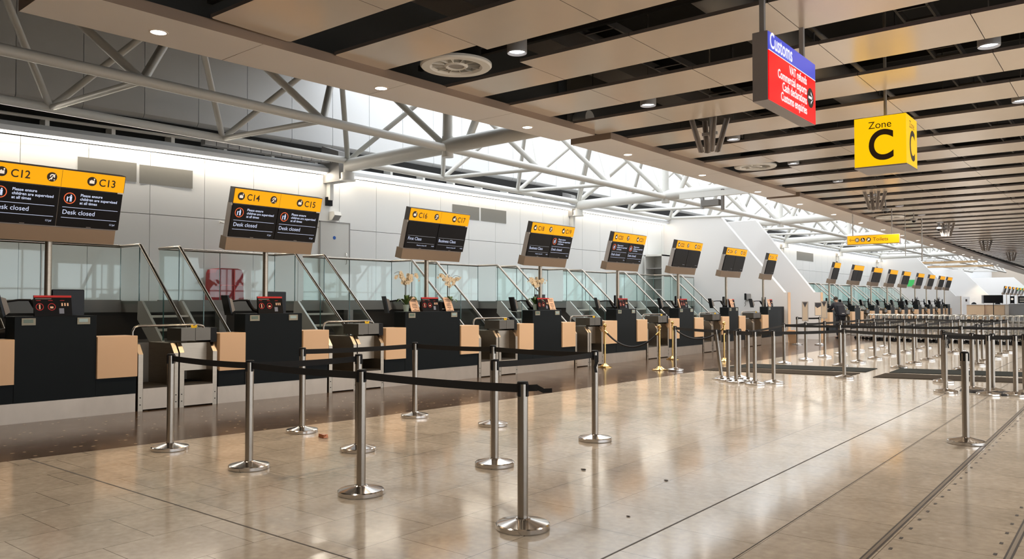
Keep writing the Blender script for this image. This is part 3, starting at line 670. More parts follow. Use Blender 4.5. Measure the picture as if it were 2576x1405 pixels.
for i, y in enumerate(Y2):
    if i == 8: lab = 'last dark desk of the distant row'
    else: lab = 'dark check-in desk of the distant row, %s after the slanted walls' % NTH[i].replace('nearest','first')
    d0 = desk('x', y-1.0, y-.5, y+.5, y+1.0, lab)
for i in range(8):
    conveyor(Y2[i]+1.02, min(Y2[i]+2.3, Y2[i+1]-1.02), 'distant baggage scale in the far desk row, %s after the slanted walls' % NTH[i].replace('nearest','first'))

# ------------------------------------------------------------------ pole signs over the desks
def icon_bag(gi, gw, c, r, u, v, n):
    gi.disc(Vector(c)+n*.003, r, u, v, 24)
    P = lambda a, b: Vector(c)+u*a*r+v*b*r+n*.006
    gw.quad(P(-.52,-.45),P(.50,-.45),P(.50,.18),P(-.52,.18)); gw.quad(P(-.25,.18),P(.05,.18),P(.02,.34),P(-.22,.34)); gw.quad(P(.3,.18),P(.42,.18),P(.55,.62),P(.40,.62)); gw.disc(P(.42,.55),r*.16,u,v,10)
def icon_ear(gi, gw, c, r, u, v, n):
    gi.disc(Vector(c)+n*.003, r, u, v, 24)
    P = lambda a, b: Vector(c)+u*a*r+v*b*r+n*.006
    for k in range(7):
        a0, a1 = R(-30+k*32), R(-30+(k+1)*32)
        gw.quad(P(.05+.30*math.cos(a0),.12+.30*math.sin(a0)),P(.05+.52*math.cos(a0),.12+.52*math.sin(a0)),P(.05+.52*math.cos(a1),.12+.52*math.sin(a1)),P(.05+.30*math.cos(a1),.12+.30*math.sin(a1)))
    gw.quad(P(-.62,-.62),P(-.48,-.72),P(.62,.55),P(.52,.66)); gw.quad(P(-.15,-.30),P(.12,-.12),P(-.02,-.55),P(-.25,-.45)); gw.quad(P(.30,-.45),P(.62,-.45),P(.62,-.54),P(.30,-.54)); gw.quad(P(.42,-.54),P(.50,-.54),P(.50,-.82),P(.42,-.82))
def icon_people(gr, gw, c, r, u, v, n):
    c = Vector(c); gr.ring(c+n*.004, r*.86, r, u, v, 28)
    P = lambda a, b: c+u*a*r+v*b*r+n*.005
    gw.disc(P(.18,.52),r*.13,u,v,12); gw.quad(P(.0,-.6),P(.12,-.6),P(.16,.0),P(.02,.36)); gw.quad(P(.20,-.6),P(.34,-.6),P(.36,.36),P(.14,.1)); gw.quad(P(.02,.36),P(.36,.36),P(.36,.1),P(.02,.0))
    gw.quad(P(.04,.34),P(.04,.22),P(-.34,-.0),P(-.36,.08)); gw.disc(P(-.40,.18),r*.10,u,v,10); gw.quad(P(-.48,-.6),P(-.32,-.6),P(-.28,.06),P(-.52,.06))
def desk_sign(n1, n2, ys, lab, mode, far=False):
    y0 = ys; X = xd(ys)-.30; single = n2 is None; Wd = .44 if single else .825
    t = thing('desk_sign', lab, 'sign', (X, y0, 0), group='pole-mounted desk signs')
    u = Vector((0,1,0)); tl = .25/.95; v = Vector((math.sin(math.atan(tl)),0,math.cos(math.atan(tl)))); n = u.cross(v)
    O = Vector((.15+.05,0,2.34))      # bottom of the front plane
    H = lambda q: O+v*q
    def slab(g, q0, q1, w0, w1, d0, d1):
        a = [H(q0)+u*w0+n*d0, H(q0)+u*w1+n*d0, H(q1)+u*w1+n*d0, H(q1)+u*w0+n*d0]; b = [p+n*(d1-d0) for p in a]
        g.add(b+a, [(0,1,2,3),(7,6,5,4),(0,4,5,1),(1,5,6,2),(2,6,7,3),(3,7,4,0)])
    G().tube((.03,0,1.36),(.03,0,2.38),.043,18).build('pole', mSteel, t)
    g = G(); slab(g,.0,.20,-Wd+.0,Wd-.04,-.19,-.02); g.build('tray', mTray, t)
    g = G(); slab(g,.20,.73,-Wd,Wd-.02,-.14,-.03); g.build('back_case', mCase, t)
    g = G(); slab(g,.73,.975,-Wd,Wd,-.13,-.012); g.build('header_case', mHeadSide, t)
    g = G(); slab(g,.74,.965,-Wd+.012,Wd-.012,-.012,.0); hd = g.build('header_panel', mYel, t)
    if not far:
        def sym(fn, c, r):
            gi, gw = G(), G(); fn(gi, gw, c, r, u, v, n); gi.build('symbol_disc', mInk, hd); gw.build('pictogram', mWhiteIcon, hd)
        if single:
            sym(icon_bag, H(.85)-u*.30, .055); sym(icon_ear, H(.85)+u*.32, .055); G().text(n1, .13, H(.80)-u*.20, u, v).build('desk_number', mInk, hd)
        else:
            sym(icon_bag, H(.855)-u*.70, .062); G().text(n1, .14, H(.803)-u*.60, u, v, bold=.014, sx=.95).build('desk_number', mInk, hd)
            sym(icon_ear, H(.855)-u*.12, .062)
            sym(icon_bag, H(.855)+u*.38, .062); G().text(n2, .14, H(.803)+u*.47, u, v, bold=.014, sx=.95).build('desk_number', mInk, hd)
            G().quad(H(.745)+n*.002-u*.002,H(.745)+n*.002+u*.002,H(.96)+n*.002+u*.002,H(.96)+n*.002-u*.002).build('joint_line', mInk, hd)
    scr = [(-Wd+.015, -.008), (.008, Wd-.015)] if not single else [(-Wd+.015, Wd-.015)]
    for k, (a, b) in enumerate(scr):
        g = G(); slab(g,.215,.725,a,b,-.03,-.004); s = g.build('screen', mScreen, t)
        if far: continue
        md = mode[k] if k < len(mode) else 'off'; gt, gr, gd = G(), G(), G(); c = n*(-.004); bw = b-a
        def ln(q, g_, x0=.04, x1=.04): g_.quad(H(q)+u*(a+x0)+c+n*.003,H(q)+u*(b-x1)+c+n*.003,H(q+.005)+u*(b-x1)+c+n*.003,H(q+.005)+u*(a+x0)+c+n*.003)
        if md == 'closed':
            icon_people(gr, gt, H(.60)+u*(a+.12)+c, .075, u, v, n)
            for j, s_ in enumerate(('Please ensure', 'children are supervised', 'at all times')): gt.text(s_, .052, H(.635-j*.052)+u*(a+.25)+c, u, v, bold=.012)
            ln(.475, gt); gt.text('Desk closed', .085, H(.385)+u*(a+.045)+c, u, v); ln(.335, gt); gt.text('13 Jul', .034, H(.27)+u*(b-.06)+c, u, v, 'RIGHT')
        elif md in ('First Class', 'Business Class'):
            ln(.455, gd); gt.text(md, .085, H(.375)+u*(a+.045)+c, u, v); ln(.32, gd); gt.text('Check-in closes 40', .034, H(.27)+u*(a+.30)+c, u, v); gt.text('14:35', .034, H(.27)+u*(b-.04)+c, u, v, 'RIGHT')
        elif md == 'dim':
            gd.text('. . . .', .05, H(.28)+u*(a+.06)+c, u, v); gd.quad(H(.285)+u*(b-.2)+c+n*.003,H(.285)+u*(b-.06)+c+n*.003,H(.292)+u*(b-.06)+c+n*.003,H(.292)+u*(b-.2)+c+n*.003)
        if gt.v: gt.build('screen_text', mScrTxt, s)
        if gr.v: gr.build('symbol_ring', mScrRed, s)
        if gd.v: gd.build('screen_line', mScrDim, s)
        g = G(); g.quad(H(.222)+u*((a+b)/2-.03)+n*.0,H(.222)+u*((a+b)/2+.03)+n*.0,H(.228)+u*((a+b)/2+.03)+n*.0,H(.228)+u*((a+b)/2-.03)+n*.0); g.build('maker_mark', mCase, s)
    g = G(); slab(g,.722,.742,Wd-.09,Wd-.01,-.002,.004); g.build('clip', mPlasticW, t); g = G(); slab(g,.70,.74,-Wd-.004,-Wd+.012,-.05,-.02); g.build('clip', mPlasticW, t)
    return t
MODES = [('closed','closed'),('closed','closed'),('First Class','Business Class'),('Business Class','closed'),('closed','closed'),('dim','dim'),('dim','dim'),('dim',)]
for (n1, n2, *_r), md in zip(UN, MODES):
    ys = _r[-1]; desk_sign(n1, n2, ys, 'yellow-topped desk sign on a pole reading %s%s' % (n1, ' and '+n2 if n2 else ', single width'), md)
for i, y in enumerate(Y2):
    desk_sign('C', 'C' if i else None, y, 'small distant yellow-topped desk sign beyond the slanted walls, %s of its row' % NTH[i].replace('nearest','first'), (), True)
Y3 = [105,109,113,117,121,125]
for i, y in enumerate(Y3):
    o = desk_sign('C', 'C', y, 'tiny yellow-topped sign at the right edge far away, %s of six' % NTH[i].replace('nearest','first'), (), True)
    o.location = (-12.05-.04*i, y, 0); G().tube((.03,0,0),(.03,0,1.36),.043,12).build('pole_foot', mSteel, o)

# ------------------------------------------------------------------ things standing on the desks
def leaflet_board(X, Y, lab, w=.23):
    t = thing('leaflet_board', lab, 'notice board', (X, Y, 1.36), group='red and black security boards on the desks')
    g = G(); g.prism([(-.02,0),(.02,0),(-.025,.27),(-.04,.27)],'y',-w,w); g.build('board', mBlackG, t)
    P = lambda y, z: (.0225-.045*z/.27+.001, y, z)
    k = w/.23
    def q(g, y0, y1, z0, z1): g.quad(P(y0*k,z0),P(y1*k,z0),P(y1*k,z1),P(y0*k,z1))
    g = G(); q(g,-.23,.23,.243,.27); g.build('red_band', mRedB, t)
    g = G(); q(g,-.215,-.02,.222,.230); g.build('heading', mGreyP, t)
    g = G()
    for m in range(3): q(g,-.205+m*.145,-.15+m*.145,.200,.206)
    g.build('caption', mRedB, t)
    g = G()
    for m in range(2): g.ring(P((-.165+m*.145)*k,.12), .040*k,.048*k,(0,1,0),(-.15,0,.98),20)
    g.build('warning_ring', mRedB, t)
    g = G(); q(g,-.173,-.157,.09,.15); q(g,-.04,.0,.10,.125)
    for m in range(3): q(g,.10+m*.035,.118+m*.035,.13,.17)
    g.build('symbol', mNotice, t)
    g = G(); q(g,.07,.13,.03,.10); g.build('leaflet', mLeaflet, t)
    return t
def monitor(X, Y, rz, lab, z=1.36, grp=None, s=1.0):
    t = thing('monitor', lab, 'monitor', (X, Y, z), rz, group=grp or 'monitors on the desks')
    G().bev(-.025*s,.02*s,-.22*s,.22*s,.59,.97,.008).build('housing', mBlackG, t)
    G().box(-.032*s,-.0255*s,-.20*s,.20*s,.61,.95).build('display', mScreen, t)
    g = G(); g.box(-.05,.12,-.11,.11,0,.014); g.box(.022,.05,-.03,.03,.012,.75); g.build('stand', mBlack, t)
    return t
def arm_monitor(X, Y, lab, rz=0.0):
    t = thing('arm_monitor', lab, 'monitor', (X, Y, 1.46), rz, group='monitors on swing arms')
    G().prism([(-.28,-.13),(-.255,-.13),(-.325,.19),(-.35,.19)],'x',-.24,.06).build('housing', mBlackG, t)
    g = G(); g.prism([(-.25,-.09),(-.20,-.05),(-.25,.13),(-.31,.15)],'x',-.19,-.0); g.build('back_cover', mGreyP, t)
    g = G(); g.tube((-.12,-.28,.08),(-.12,-.10,.11),.014,8); g.tube((-.12,-.10,.11),(-.12,.05,.11),.014,8); g.pipe([(-.12,.05,.11),(-.11,.09,.03),(-.08,.14,-.05),(-.02,.2,-.07)],.032,10); g.build('arm', mBlack, t)
    return t
def orchid(X, Y, seed, lab):
    rnd = random.Random(seed); t = thing('potted_orchid', lab, 'plant', (X, Y, 1.36), group='white orchids on the desks')
    G().lathe([(.0,0),(.045,0),(.062,.13),(.055,.13),(.05,.11),(.0,.11)],20).build('pot', mPot, t)
    for k in range(6):
        a = k*1.05+rnd.random()*.5; L = .20+.08*rnd.random(); up = .10+.16*rnd.random(); g = G(); wd = .05; pts = []
        for j in range(8):
            f = j/7; r = L*f; z = .11+up*math.sin(f*2.4)*.9-.03*f; ww = wd*math.sin(math.pi*min(.98, f*.9+.08))
            c = Vector((math.cos(a)*r, math.sin(a)*r, z)); s = Vector((-math.sin(a), math.cos(a), 0))
            pts += [c-s*ww, c+Vector((0,0,-.008)), c+s*ww]
        g.add(pts, [(j*3+m, j*3+m+1, j*3+m+4, j*3+m+3) for j in range(7) for m in (0,1)], True); g.build('leaf', mLeaf, t)
    for k in range(3):
        a = rnd.uniform(0, 6.28) if k else 4.6; g = G(); pts = []; H_ = .60+.05*rnd.random(); sgn = -1 if k == 0 else 1
        if k == 2: sgn = .2
        for j in range(12):
            f = j/11; pts.append((.03*math.cos(a)+.02*f, .02*math.sin(a)+sgn*.30*max(0,f-.35)**1.5*1.9, .1+H_*math.sin(f*1.9)/math.sin(1.57)))
        g.pipe(pts, .004, 6); st = g.build('stem', mStem, t)
        for j in range(11):
            f = .50+.48*j/10; i0 = min(10, int(f*11)); p = Vector(pts[i0]).lerp(Vector(pts[i0+1]), f*11-i0)+Vector((.03*rnd.uniform(-1,1)+.015, .05*rnd.uniform(-1,1), -.02-.09*rnd.random()))
            g = G(); nrm = Vector((1, rnd.uniform(-.5,.2), rnd.uniform(-.4,.2))).normalized(); uu = nrm.cross(Vector((0,0,1))).normalized(); vv = uu.cross(nrm)*-1; rr = .046 if j < 9 else .022
            for m in range(5):
                b = 2*math.pi*m/5+rnd.random()*.2+1.57; d = uu*math.cos(b)+vv*math.sin(b); s = nrm.cross(d)
                g.add([p, p+d*rr*.55+s*rr*.62+nrm*.006, p+d*rr*1.05+nrm*.001, p+d*rr*.55-s*rr*.62+nrm*.006], [(0,1,2,3)])
            g.ball(p+nrm*.005, rr*.22, n=6, m=4); g.build('blossom', mPetal, st)
    return t
def notice(X, Y, lab):
    t = thing('notice_card', lab, 'notice', (X, Y, 1.36), group='orange notice cards on the desks')
    g = G(); g.prism([(0,0),(.012,0),(-.05,.27),(-.058,.27)],'y',-.11,.11); g.build('card', mNotice, t, warp=lambda x, y, z: (x, y-z*.15, z))
    g = G()
    for j, nn in enumerate((8,7,0,6,7,6,3)):
        for k in range(nn): z = .235-j*.032; y = -.015*nn/2*1.2+k*.019; g.box(.013-.062*z/.27*1.0,.0145-.062*z/.27,y,y+.011,z-.008,z+.006)
    g.build('lettering', mInk, t, warp=lambda x, y, z: (x, y-z*.15, z))
    g = G(); g.box(-.06,.01,-.09,.09,0,.02); g.build('foot', mInk, t)
    return t
names = ['C12','C14','C16','C18','C20','C22','C24','C26']
for i, (n1, n2, y0, ya, yb, y1, ys) in enumerate(UN):
    c = (ya+yb)/2; X = xd(c)
    leaflet_board(xd(c)-.06, ya+.47 if i != 2 else c-.02, 'red-topped black security leaflet board standing on the %s desk' % n1)
    if i not in (2,): monitor(xd(c+.3)-.42, min(ya+.79, yb-.1), R(6), 'black flat monitor seen from behind, right side of the %s desk' % n1, .745)
    arm_monitor(xd(ya)-.40, ya+.30, 'monitor on a black swing arm at the left side of the %s desk' % n1, R(-12 if i < 2 else -30 if i < 4 else -48))
orchid(xd(10.35)-.17, 10.40, 1, 'white orchid in a pale pot on the left end of the C16 desk')
orchid(xd(11.5)-.18, 11.50, 4, 'white orchid on the right end of the C16 desk beside the pole')
orchid(xd(14.1)-.16, 14.18, 3, 'white orchid with low broad leaves on the left end of the C18 desk')
notice(xd(10.5)-.09, 10.56, 'orange notice card leaning left of the leaflet board on the C16 desk'); notice(xd(11.45)-.06, 11.42, 'orange notice card in front of the right orchid on the C16 desk')
notice(xd(14.6)-.04, 14.66, 'orange notice card leaning on the leaflet board of the C18 desk'); notice(xd(20.9)-.06, 20.92, 'orange notice card on the C22 desk'); notice(xd(24.7)-.02, 24.72, 'orange notice card on the C24 desk'); notice(xd(28.4)-.02, 28.42, 'orange notice card on the C26 desk')
for y, lab in ((10.92,'small black printer on the C16 desk, left of its pole'), (11.32,'black card printer on the C16 desk, behind the right notice')):
    t = thing('printer', lab, 'printer', (xd(y)-.2, y, 1.36)); G().bev(-.09,.08,-.09,.09,0,.19,.012).build('printer_body', mBlack, t); G().box(.081,.084,-.05,.03,.04,.05).build('paper_slot', mPlasticW, t)
for i, y in enumerate(Y2):
    monitor(xd(y)-.45, y+.22, R(12), 'distant black monitor on the far desk row, %s desk' % NTH[i].replace('nearest','first'), .745, 'distant monitors')
    arm_monitor(xd(y)-.40, y-.20, 'distant arm monitor of the far desk row, %s desk' % NTH[i].replace('nearest','first'), R(-55))
for i, y in enumerate((50.1, 53.9, 60.9)):
    t = thing('pen_rack', 'dark upright rack with rods on the far desk row, %s' % ['left of the pair','right of the pair','tall narrow one near its end'][i], 'rack', (xd(y)-.15, y, 1.36))
    G().bev(-.12,.12,-.18,.18,0,.22,.01).build('box', mBlack, t); g = G()
    for k in range(6): g.tube((-.02,-.14+k*.055,.2),(-.02+.02*k,-.16+k*.06,.42+.06*math.sin(k*2)),.012,6)
    g.build('rods', mNavy, t)
# chairs behind the desks
def chair(X, Y, rz, lab):
    t = thing('office_chair', lab, 'chair', (X, Y, 0), rz, group='black office chairs behind the desks')
    g = G(); g.ball((0,0,.52), .25, .25, .05, 20, 8); g.build('seat', mBlack, t)
    g = G(); vs = []; NU, NV = 9, 8
    for j in range(NV):
        z = .64+.56*j/(NV-1); hw = .25*(1-abs(j/(NV-1)-.45)**2*.9)
        for i in range(NU): f = -1+2*i/(NU-1); vs.append((-.24+.05*(1-f*f)*-1+.02*math.sin(j/(NV-1)*3), f*hw, z-.03*f*f*(j == NV-1)))
    off = len(vs); vs += [(x-.035, y, z) for x, y, z in vs]
    fs = [(j*NU+i,j*NU+i+1,(j+1)*NU+i+1,(j+1)*NU+i) for j in range(NV-1) for i in range(NU-1)]
    fs += [tuple(off+q for q in reversed(f)) for f in fs]
    ed = [i for i in range(NU)]+[j*NU+NU-1 for j in range(1,NV)]+[(NV-1)*NU+i for i in range(NU-2,-1,-1)]+[j*NU for j in range(NV-2,0,-1)]
    fs += [(ed[k],off+ed[k],off+ed[(k+1)%len(ed)],ed[(k+1)%len(ed)]) for k in range(len(ed))]
    g.add(vs, fs, True); g.build('backrest', mBlack, t)
    g = G(); g.tube((0,0,.08),(0,0,.48),.03,10); g.pipe([(-.05,0,.47),(-.26,0,.47),(-.29,0,.62),(-.28,0,.8)],.02,8); g.build('column', mSteelD, t)
    g = G()
    for k in range(5): a = k*1.2566; g.tube((0,0,.09),(.27*math.cos(a),.27*math.sin(a),.06),.02,8); g.ball((.27*math.cos(a),.27*math.sin(a),.032),.03,n=8,m=5)
    g.build('base', mBlack, t)
for i, (x, y, rz) in enumerate(((-12.1,6.45,1.35),(-12.0,3.9,.5),(-11.8,10.0,.25),(-11.6,13.62,.1),(-11.6,14.22,-.1),(-11.5,17.45,.2),(-11.5,20.75,.3),(-11.5,21.5,-.1),(-11.25,24.0,.5))):
    chair(x, y, R(180)+rz, 'black office chair %s' % ['behind the scale between C13 and C14, seen side on','behind the desk at the left edge of the view','behind the scale between C15 and C16','left of the pair behind the scale between C17 and C18','right of the pair behind the scale between C17 and C18','behind the scale between C19 and C20','left of the pair behind the scale between C21 and C22','right of the pair behind the scale between C21 and C22','beside the left side of the C24 desk'][i])

# ------------------------------------------------------------------ slanted fin walls between the desk groups
def fin(y, pts, name):
    o = G().prism(pts, 'y', y, y+.25).build(name, mFin); return struct(o)
fin(30.0, [(-16.9,0),(-10.42,0),(-10.42,1.9),(-10.55,1.9),(-13.15,5.02),(-16.9,5.02)], 'wall_fin_1')
fin(33.1, [(-16.9,0),(-10.15,0),(-10.15,1.93),(-10.42,1.93),(-12.85,5.05),(-16.9,5.05)], 'wall_fin_2')
fin(66.0, [(-16.9,0),(-10.2,0),(-10.2,1.95),(-10.5,1.95),(-13.1,4.9),(-16.9,4.9)], 'wall_fin_3')
fin(92.0, [(-19.9,0),(-11.2,0),(-11.2,1.95),(-11.5,1.95),(-14.1,4.87),(-19.9,4.87)], 'wall_fin_4')
fin(127.0, [(-19.9,0),(-9.5,0),(-9.5,1.95),(-10.3,1.95),(-13.2,4.87),(-19.9,4.87)], 'wall_fin_5')
g = G(); g.box(-10.415,-10.40,29.99,30.26,0,1.9); g.box(-10.145,-10.13,33.09,33.36,0,1.93); g.box(-10.195,-10.18,65.99,66.26,0,1.95); struct(g.build('trim_7', mBeige))
g = G(); g.box(-20,20,150,150.3,0,9); struct(g.build('wall_far', mFar))
g = G(); g.box(-20,-18.6,66,150,0,9); struct(g.build('wall_left_far', mWallU))
t = thing('wall_phone', 'grey wall telephone with cord on the slanted wall beside the C24 sign pole', 'telephone', (-11.95, 29.99, 1.62))
g = G(); g.bev(-.11,.09,-.07,0,0,.24,.01); g.build('phone_body', mGreyP, t); g = G(); g.bev(-.13,-.06,-.11,-.06,-.01,.25,.01); g.build('handset', mBlack, t); g = G(); g.pipe([(-.08,-.06,.0),(-.13,-.05,-.12),(-.1,-.04,-.2),(-.16,-.03,-.26)],.007,6); g.build('cord', mBlack, t)
t = thing('shelf_cabinet', 'tall pale cabinet with open shelves on the walkway by the slanted wall', 'cabinet', (-15.1, 28.55, PZ))
g = G(); g.box(-.4,-.36,-.45,.40,0,1.85); g.box(.36,.40,-.45,.40,0,1.85); g.box(-.36,.36,.34,.40,0,1.85); g.box(-.4,.4,-.45,.40,1.80,1.87); g.box(-.36,.36,-.4,.34,.0,.06); g.build('cabinet_body', mPlasticW, t)
for z in (.45, .9, 1.3): G().box(-.36,.36,-.4,.34,z,z+.03).build('shelf', mGreyP, t)
t = thing('exit_sign', 'small green sign above the pale cabinet between the C20 and C22 signs', 'sign', (-15.25, 29.97, 3.22)); G().box(-.28,.28,-.02,.0,0,.26).build('panel', mGreen, t); g = G(); g.text('Exit', .13, (.02,-.02,.12), (1,0,0), (0,0,1)); g.build('lettering', mPlasticW, t)
t = thing('leaflet_rack', 'grey leaflet rack below the green sign, right of the pale cabinet', 'rack', (-15.2, 29.75, 2.45)); g = G(); g.prism([(-.2,0),(.12,0),(.12,.5),(.05,.5)],'x',-.3,.3); g.build('rack_body', mGreyP, t, warp=lambda x, y, z: (x, y, z)); G().box(-.12,.1,-.1,.05,.55,.85).build('leaflets', mNavy, t)
t = thing('exit_sign', 'small distant green sign on the white wall behind the far desk signs', 'sign', (-13.4, 65.95, 2.7)); G().box(-.35,.35,-.02,.0,0,.5).build('panel', mGreen, t)
t = thing('exit_sign', 'faint green hanging sign before the most distant white wall', 'sign', (-11.9, 126.9, 3.0)); G().box(-.9,.9,-.05,.08,0,.35).build('panel', mGreen, t)

# ------------------------------------------------------------------ hanging signs
t = thing('customs_sign', 'red and blue hanging box sign reading Customs with an arrow', 'sign', (-3.02, 8.71, 4.35))
G().box(-.085,.075,-.76,.76,-.72,0).build('case', mGreyBox, t)
G().box(.075,.085,-.75,.75,-.195,-.005).build('blue_panel', mBlueLit, t); G().box(.075,.085,-.75,.75,-.715,-.200).build('red_panel', mRedLit, t)
U, V = (0,1,0), (0,0,1)
g = G(); g.text('Customs', .235, (.085,-.725,-.165), U, V, sx=.80, bold=.012)
for j, s_ in enumerate(('VAT refunds','Commercial exports','Cash declarations','Customs enquiries')): g.text(s_, .132, (.085,.43,-.315-j*.113), U, V, 'RIGHT', sx=.84, bold=.018)
g.box(.085,.088,-.75,.75,-.2,-.194); g.build('lettering', mTxtLit, t)
G().disc((.0885,.56,-.44),.115,U,V,28).build('arrow_disc', mInk, t)
g = G(); P = lambda a, b: (.0925,.56+a,-.44+b); g.quad(P(-.08,-.014),P(.04,-.014),P(.04,.014),P(-.08,.014)); g.quad(P(.085,0),P(.065,.014),P(.0,.075),P(-.0,.045)); g.quad(P(.085,0),P(.0,-.045),P(.0,-.075),P(.065,-.014)); g.build('arrow', mTxtLit, t)
for y, zz in ((-.68, 2.25), (.56, .40)): G().box(-.03,.02,y-.025,y+.025,0,zz).build('hanger', mGreyP, t)
t = thing('zone_cube', 'yellow hanging cube sign reading Zone C', 'sign', (-3.06, 13.33, 3.62)); h = .375
G().box(-h,h,-h,h,.0,.02).build('base_plate', mGreyBox, t); G().box(-h+.004,h-.004,-h+.004,h-.004,.02,.78).build('cube_body', mCube, t)
for o_, o2, u_ in (((0,-h+.004,.60),(.01,-h+.004,.12),(1,0,0)), ((h-.004,0,.60),(h-.004,.01,.12),U)):
    G().text('Zone', .155, o_, u_, V, 'CENTER').build('zone_word', mInk, t); G().text('C', .64, o2, u_, V, 'CENTER', bold=.022, sx=.84).build('zone_letter', mInk, t)
G().tube((0,0,.78),(0,0,2.98),.025,12).build('hanger', mGreyP, t)
t = thing('toilets_sign', 'yellow hanging sign with arrow and icons reading Toilets', 'sign', (-7.17, 29.3, 3.56))
G().box(-.86,.86,-.05,.05,-.01,.31).build('case', mFascia, t); G().box(-.84,.84,-.06,-.05,.005,.295).build('panel', mToil, t)
g = G(); n = Vector((0,-1,0)); u = Vector((1,0,0)); v = Vector((0,0,1)); g.text('Toilets', .17, (.0,-.062,.10), u, v, sx=1.05)
P = lambda a, b: (-.70+a,-.066,.15+b); g.quad(P(-.08,-.008),P(.09,-.008),P(.09,.008),P(-.08,.008)); g.quad(P(-.10,0),P(-.08,-.012),P(-.03,-.06),P(-.03,-.035)); g.quad(P(-.10,0),P(-.03,.035),P(-.03,.06),P(-.08,.012))
gw = G()
for k in range(3):
    c = Vector((-.52+k*.19,-.062,.15)); g.disc(c+n*.003,.075,u,v,22); Q = lambda a, b: c+u*a+v*b+n*.007
    if k == 0:
        for s in (-1,1): gw.disc(Q(s*.026,.042),.012,u,v,10); gw.quad(Q(s*.026-.016,.025),Q(s*.026-.016,-.02),Q(s*.026+.016,-.02),Q(s*.026+.016,.025)); gw.quad(Q(s*.026-.01,-.02),Q(s*.026-.01,-.055),Q(s*.026+.01,-.055),Q(s*.026+.01,-.02))
    elif k == 1: gw.disc(Q(-.012,.048),.012,u,v,10); gw.quad(Q(-.02,.03),Q(-.02,-.01),Q(-.004,-.01),Q(-.004,.03)); gw.ring(Q(.0,-.02),.028,.038,u,v,18); gw.quad(Q(-.01,.0),Q(-.01,-.012),Q(.03,-.012),Q(.03,.0))
    else: gw.disc(Q(-.025,.03),.014,u,v,10); gw.quad(Q(-.05,-.04),Q(-.02,-.05),Q(.02,.0),Q(-.01,.03)); gw.quad(Q(.0,.05),Q(.03,.05),Q(.045,-.02),Q(.03,-.03))
g.build('lettering', mInk, t); gw.build('symbol', mWhiteIcon, t)
for x in (-.68, .60): G().tube((x,0,.3),(x,0,1.3),.018,10).build('hanger', mSteelP, t)
for i, (x, y, L) in enumerate(((-6.3,27.3,.25),(-6.3,31.4,.22),(-6.3,36.0,.2))):
    t = thing('dome_camera', ['grey dome camera hanging above the toilets sign','second grey dome camera right of the toilets sign hanger','third, farthest grey dome camera'][i], 'camera', (x, y, 4.78))
    G().tube((0,0,.1),(0,0,-L),.018,10).build('drop_pole', mGreyP, t); G().lathe([(.03,-L+.02),(.12,-L),(.12,-L-.06),(.07,-L-.08)],20).build('housing', mGreyP, t); G().ball((0,0,-L-.08),.07,n=16,m=8).build('dome', mBlackG, t)
for i, (x, y, z) in enumerate(((-6.55,31.2,3.2),(-6.45,33.5,3.1))):
    tag(G().tube((x,y,4.8),(x,y,z),.012 if i == 0 else .025,8).build('hanging_rod', mSteelP), ['thin dark wire hanging right of the toilets sign','white rod hanging right of the thin wire'][i], 'rod')
# projector-like boxes at the break of the bulkhead
t = thing('roof_gantry', 'white beam with grey fixing plates above the first slanted wall', 'beam', (-9.4, 22.2, 4.7)); 
G().box(-1.6,.6,-.06,.06,.0,.16).build('rail', mTube, t); G().box(-.9,-.82,-.05,.05,-.35,.15).build('plate', mGreyP, t); G().box(-.25,-.18,-.05,.05,-.42,.2).build('post', mDuct, t); G().box(-.85,-.3,-.12,.12,-.28,-.1).build('bracket_box', mDuct, t)

# ------------------------------------------------------------------ queue posts and belts
def stanchion_proto():
    t = thing('queue_post', 'p', 'queue barrier post', (0,0,0))
    G().lathe([(0,0),(.182,0),(.186,.006),(.186,.034),(.178,.041),(.056,.068),(.046,.074),(.0,.074)],48).build('base', mChrome, t)
    G().lathe([(.0365,.07),(.0365,.985),(.0,.985)],28).build('post', mSteelP, t)
    g = G(); g.lathe([(.0368,.984),(.0385,.987),(.0385,.997),(.034,1.002),(0,1.002)],28)
    for a in range(4):
        c, s = math.cos(a*math.pi/2), math.sin(a*math.pi/2); pts = []
        g.box(*(sorted((c*.030-abs(s)*.010, c*.0435+abs(s)*.010))), *(sorted((s*.030-abs(c)*.010, s*.0435+abs(c)*.010))), .900, .988)
    g.build('belt_head', mBlack, t)
    return t
proto = stanchion_proto(); used = [False]
flat = None
def post(x, y, lab, grp=None, tilt=None):
    if not used[0]:
        used[0] = True; proto.location = (x, y, 0); proto['label'] = lab; r = proto
        if grp: proto['group'] = grp
    else: r = copy_thing(proto, (x, y, 0), lab, grp)
    if tilt: r.rotation_euler = tilt
    return r
NEAR = dict(a=(-7.97,4.27),b=(-6.50,4.25),c=(-7.80,5.81),d=(-6.38,5.46),e=(-4.93,4.25),f=(-7.63,7.51),g=(-6.34,7.60),h=(-4.79,5.77),i=(-3.32,4.30),j=(-4.77,7.50),k=(-1.49,9.85))
NL = dict(a='chrome queue post nearest the left baggage scale, leftmost of the near maze', b='chrome queue post in front of the C14 desk, second from the left', c='queue post behind the second one, beside the litter on the floor', d='queue post mostly hidden behind the nearer post left of centre',
          e='large chrome queue post left of centre in the front row', f='slim distant queue post in front of the C16 desk on the pale floor edge', g='queue post hidden behind another, right of the picture centre line at C17', h='queue post right of centre, one row behind the nearest post', i='nearest and largest chrome queue post, with a loose belt end', j='queue post standing alone right of centre with a hanging belt end', k='lone queue post without belt beside the right floor groove')
for q in NEAR: post(*NEAR[q], NL[q], 'near queue posts')
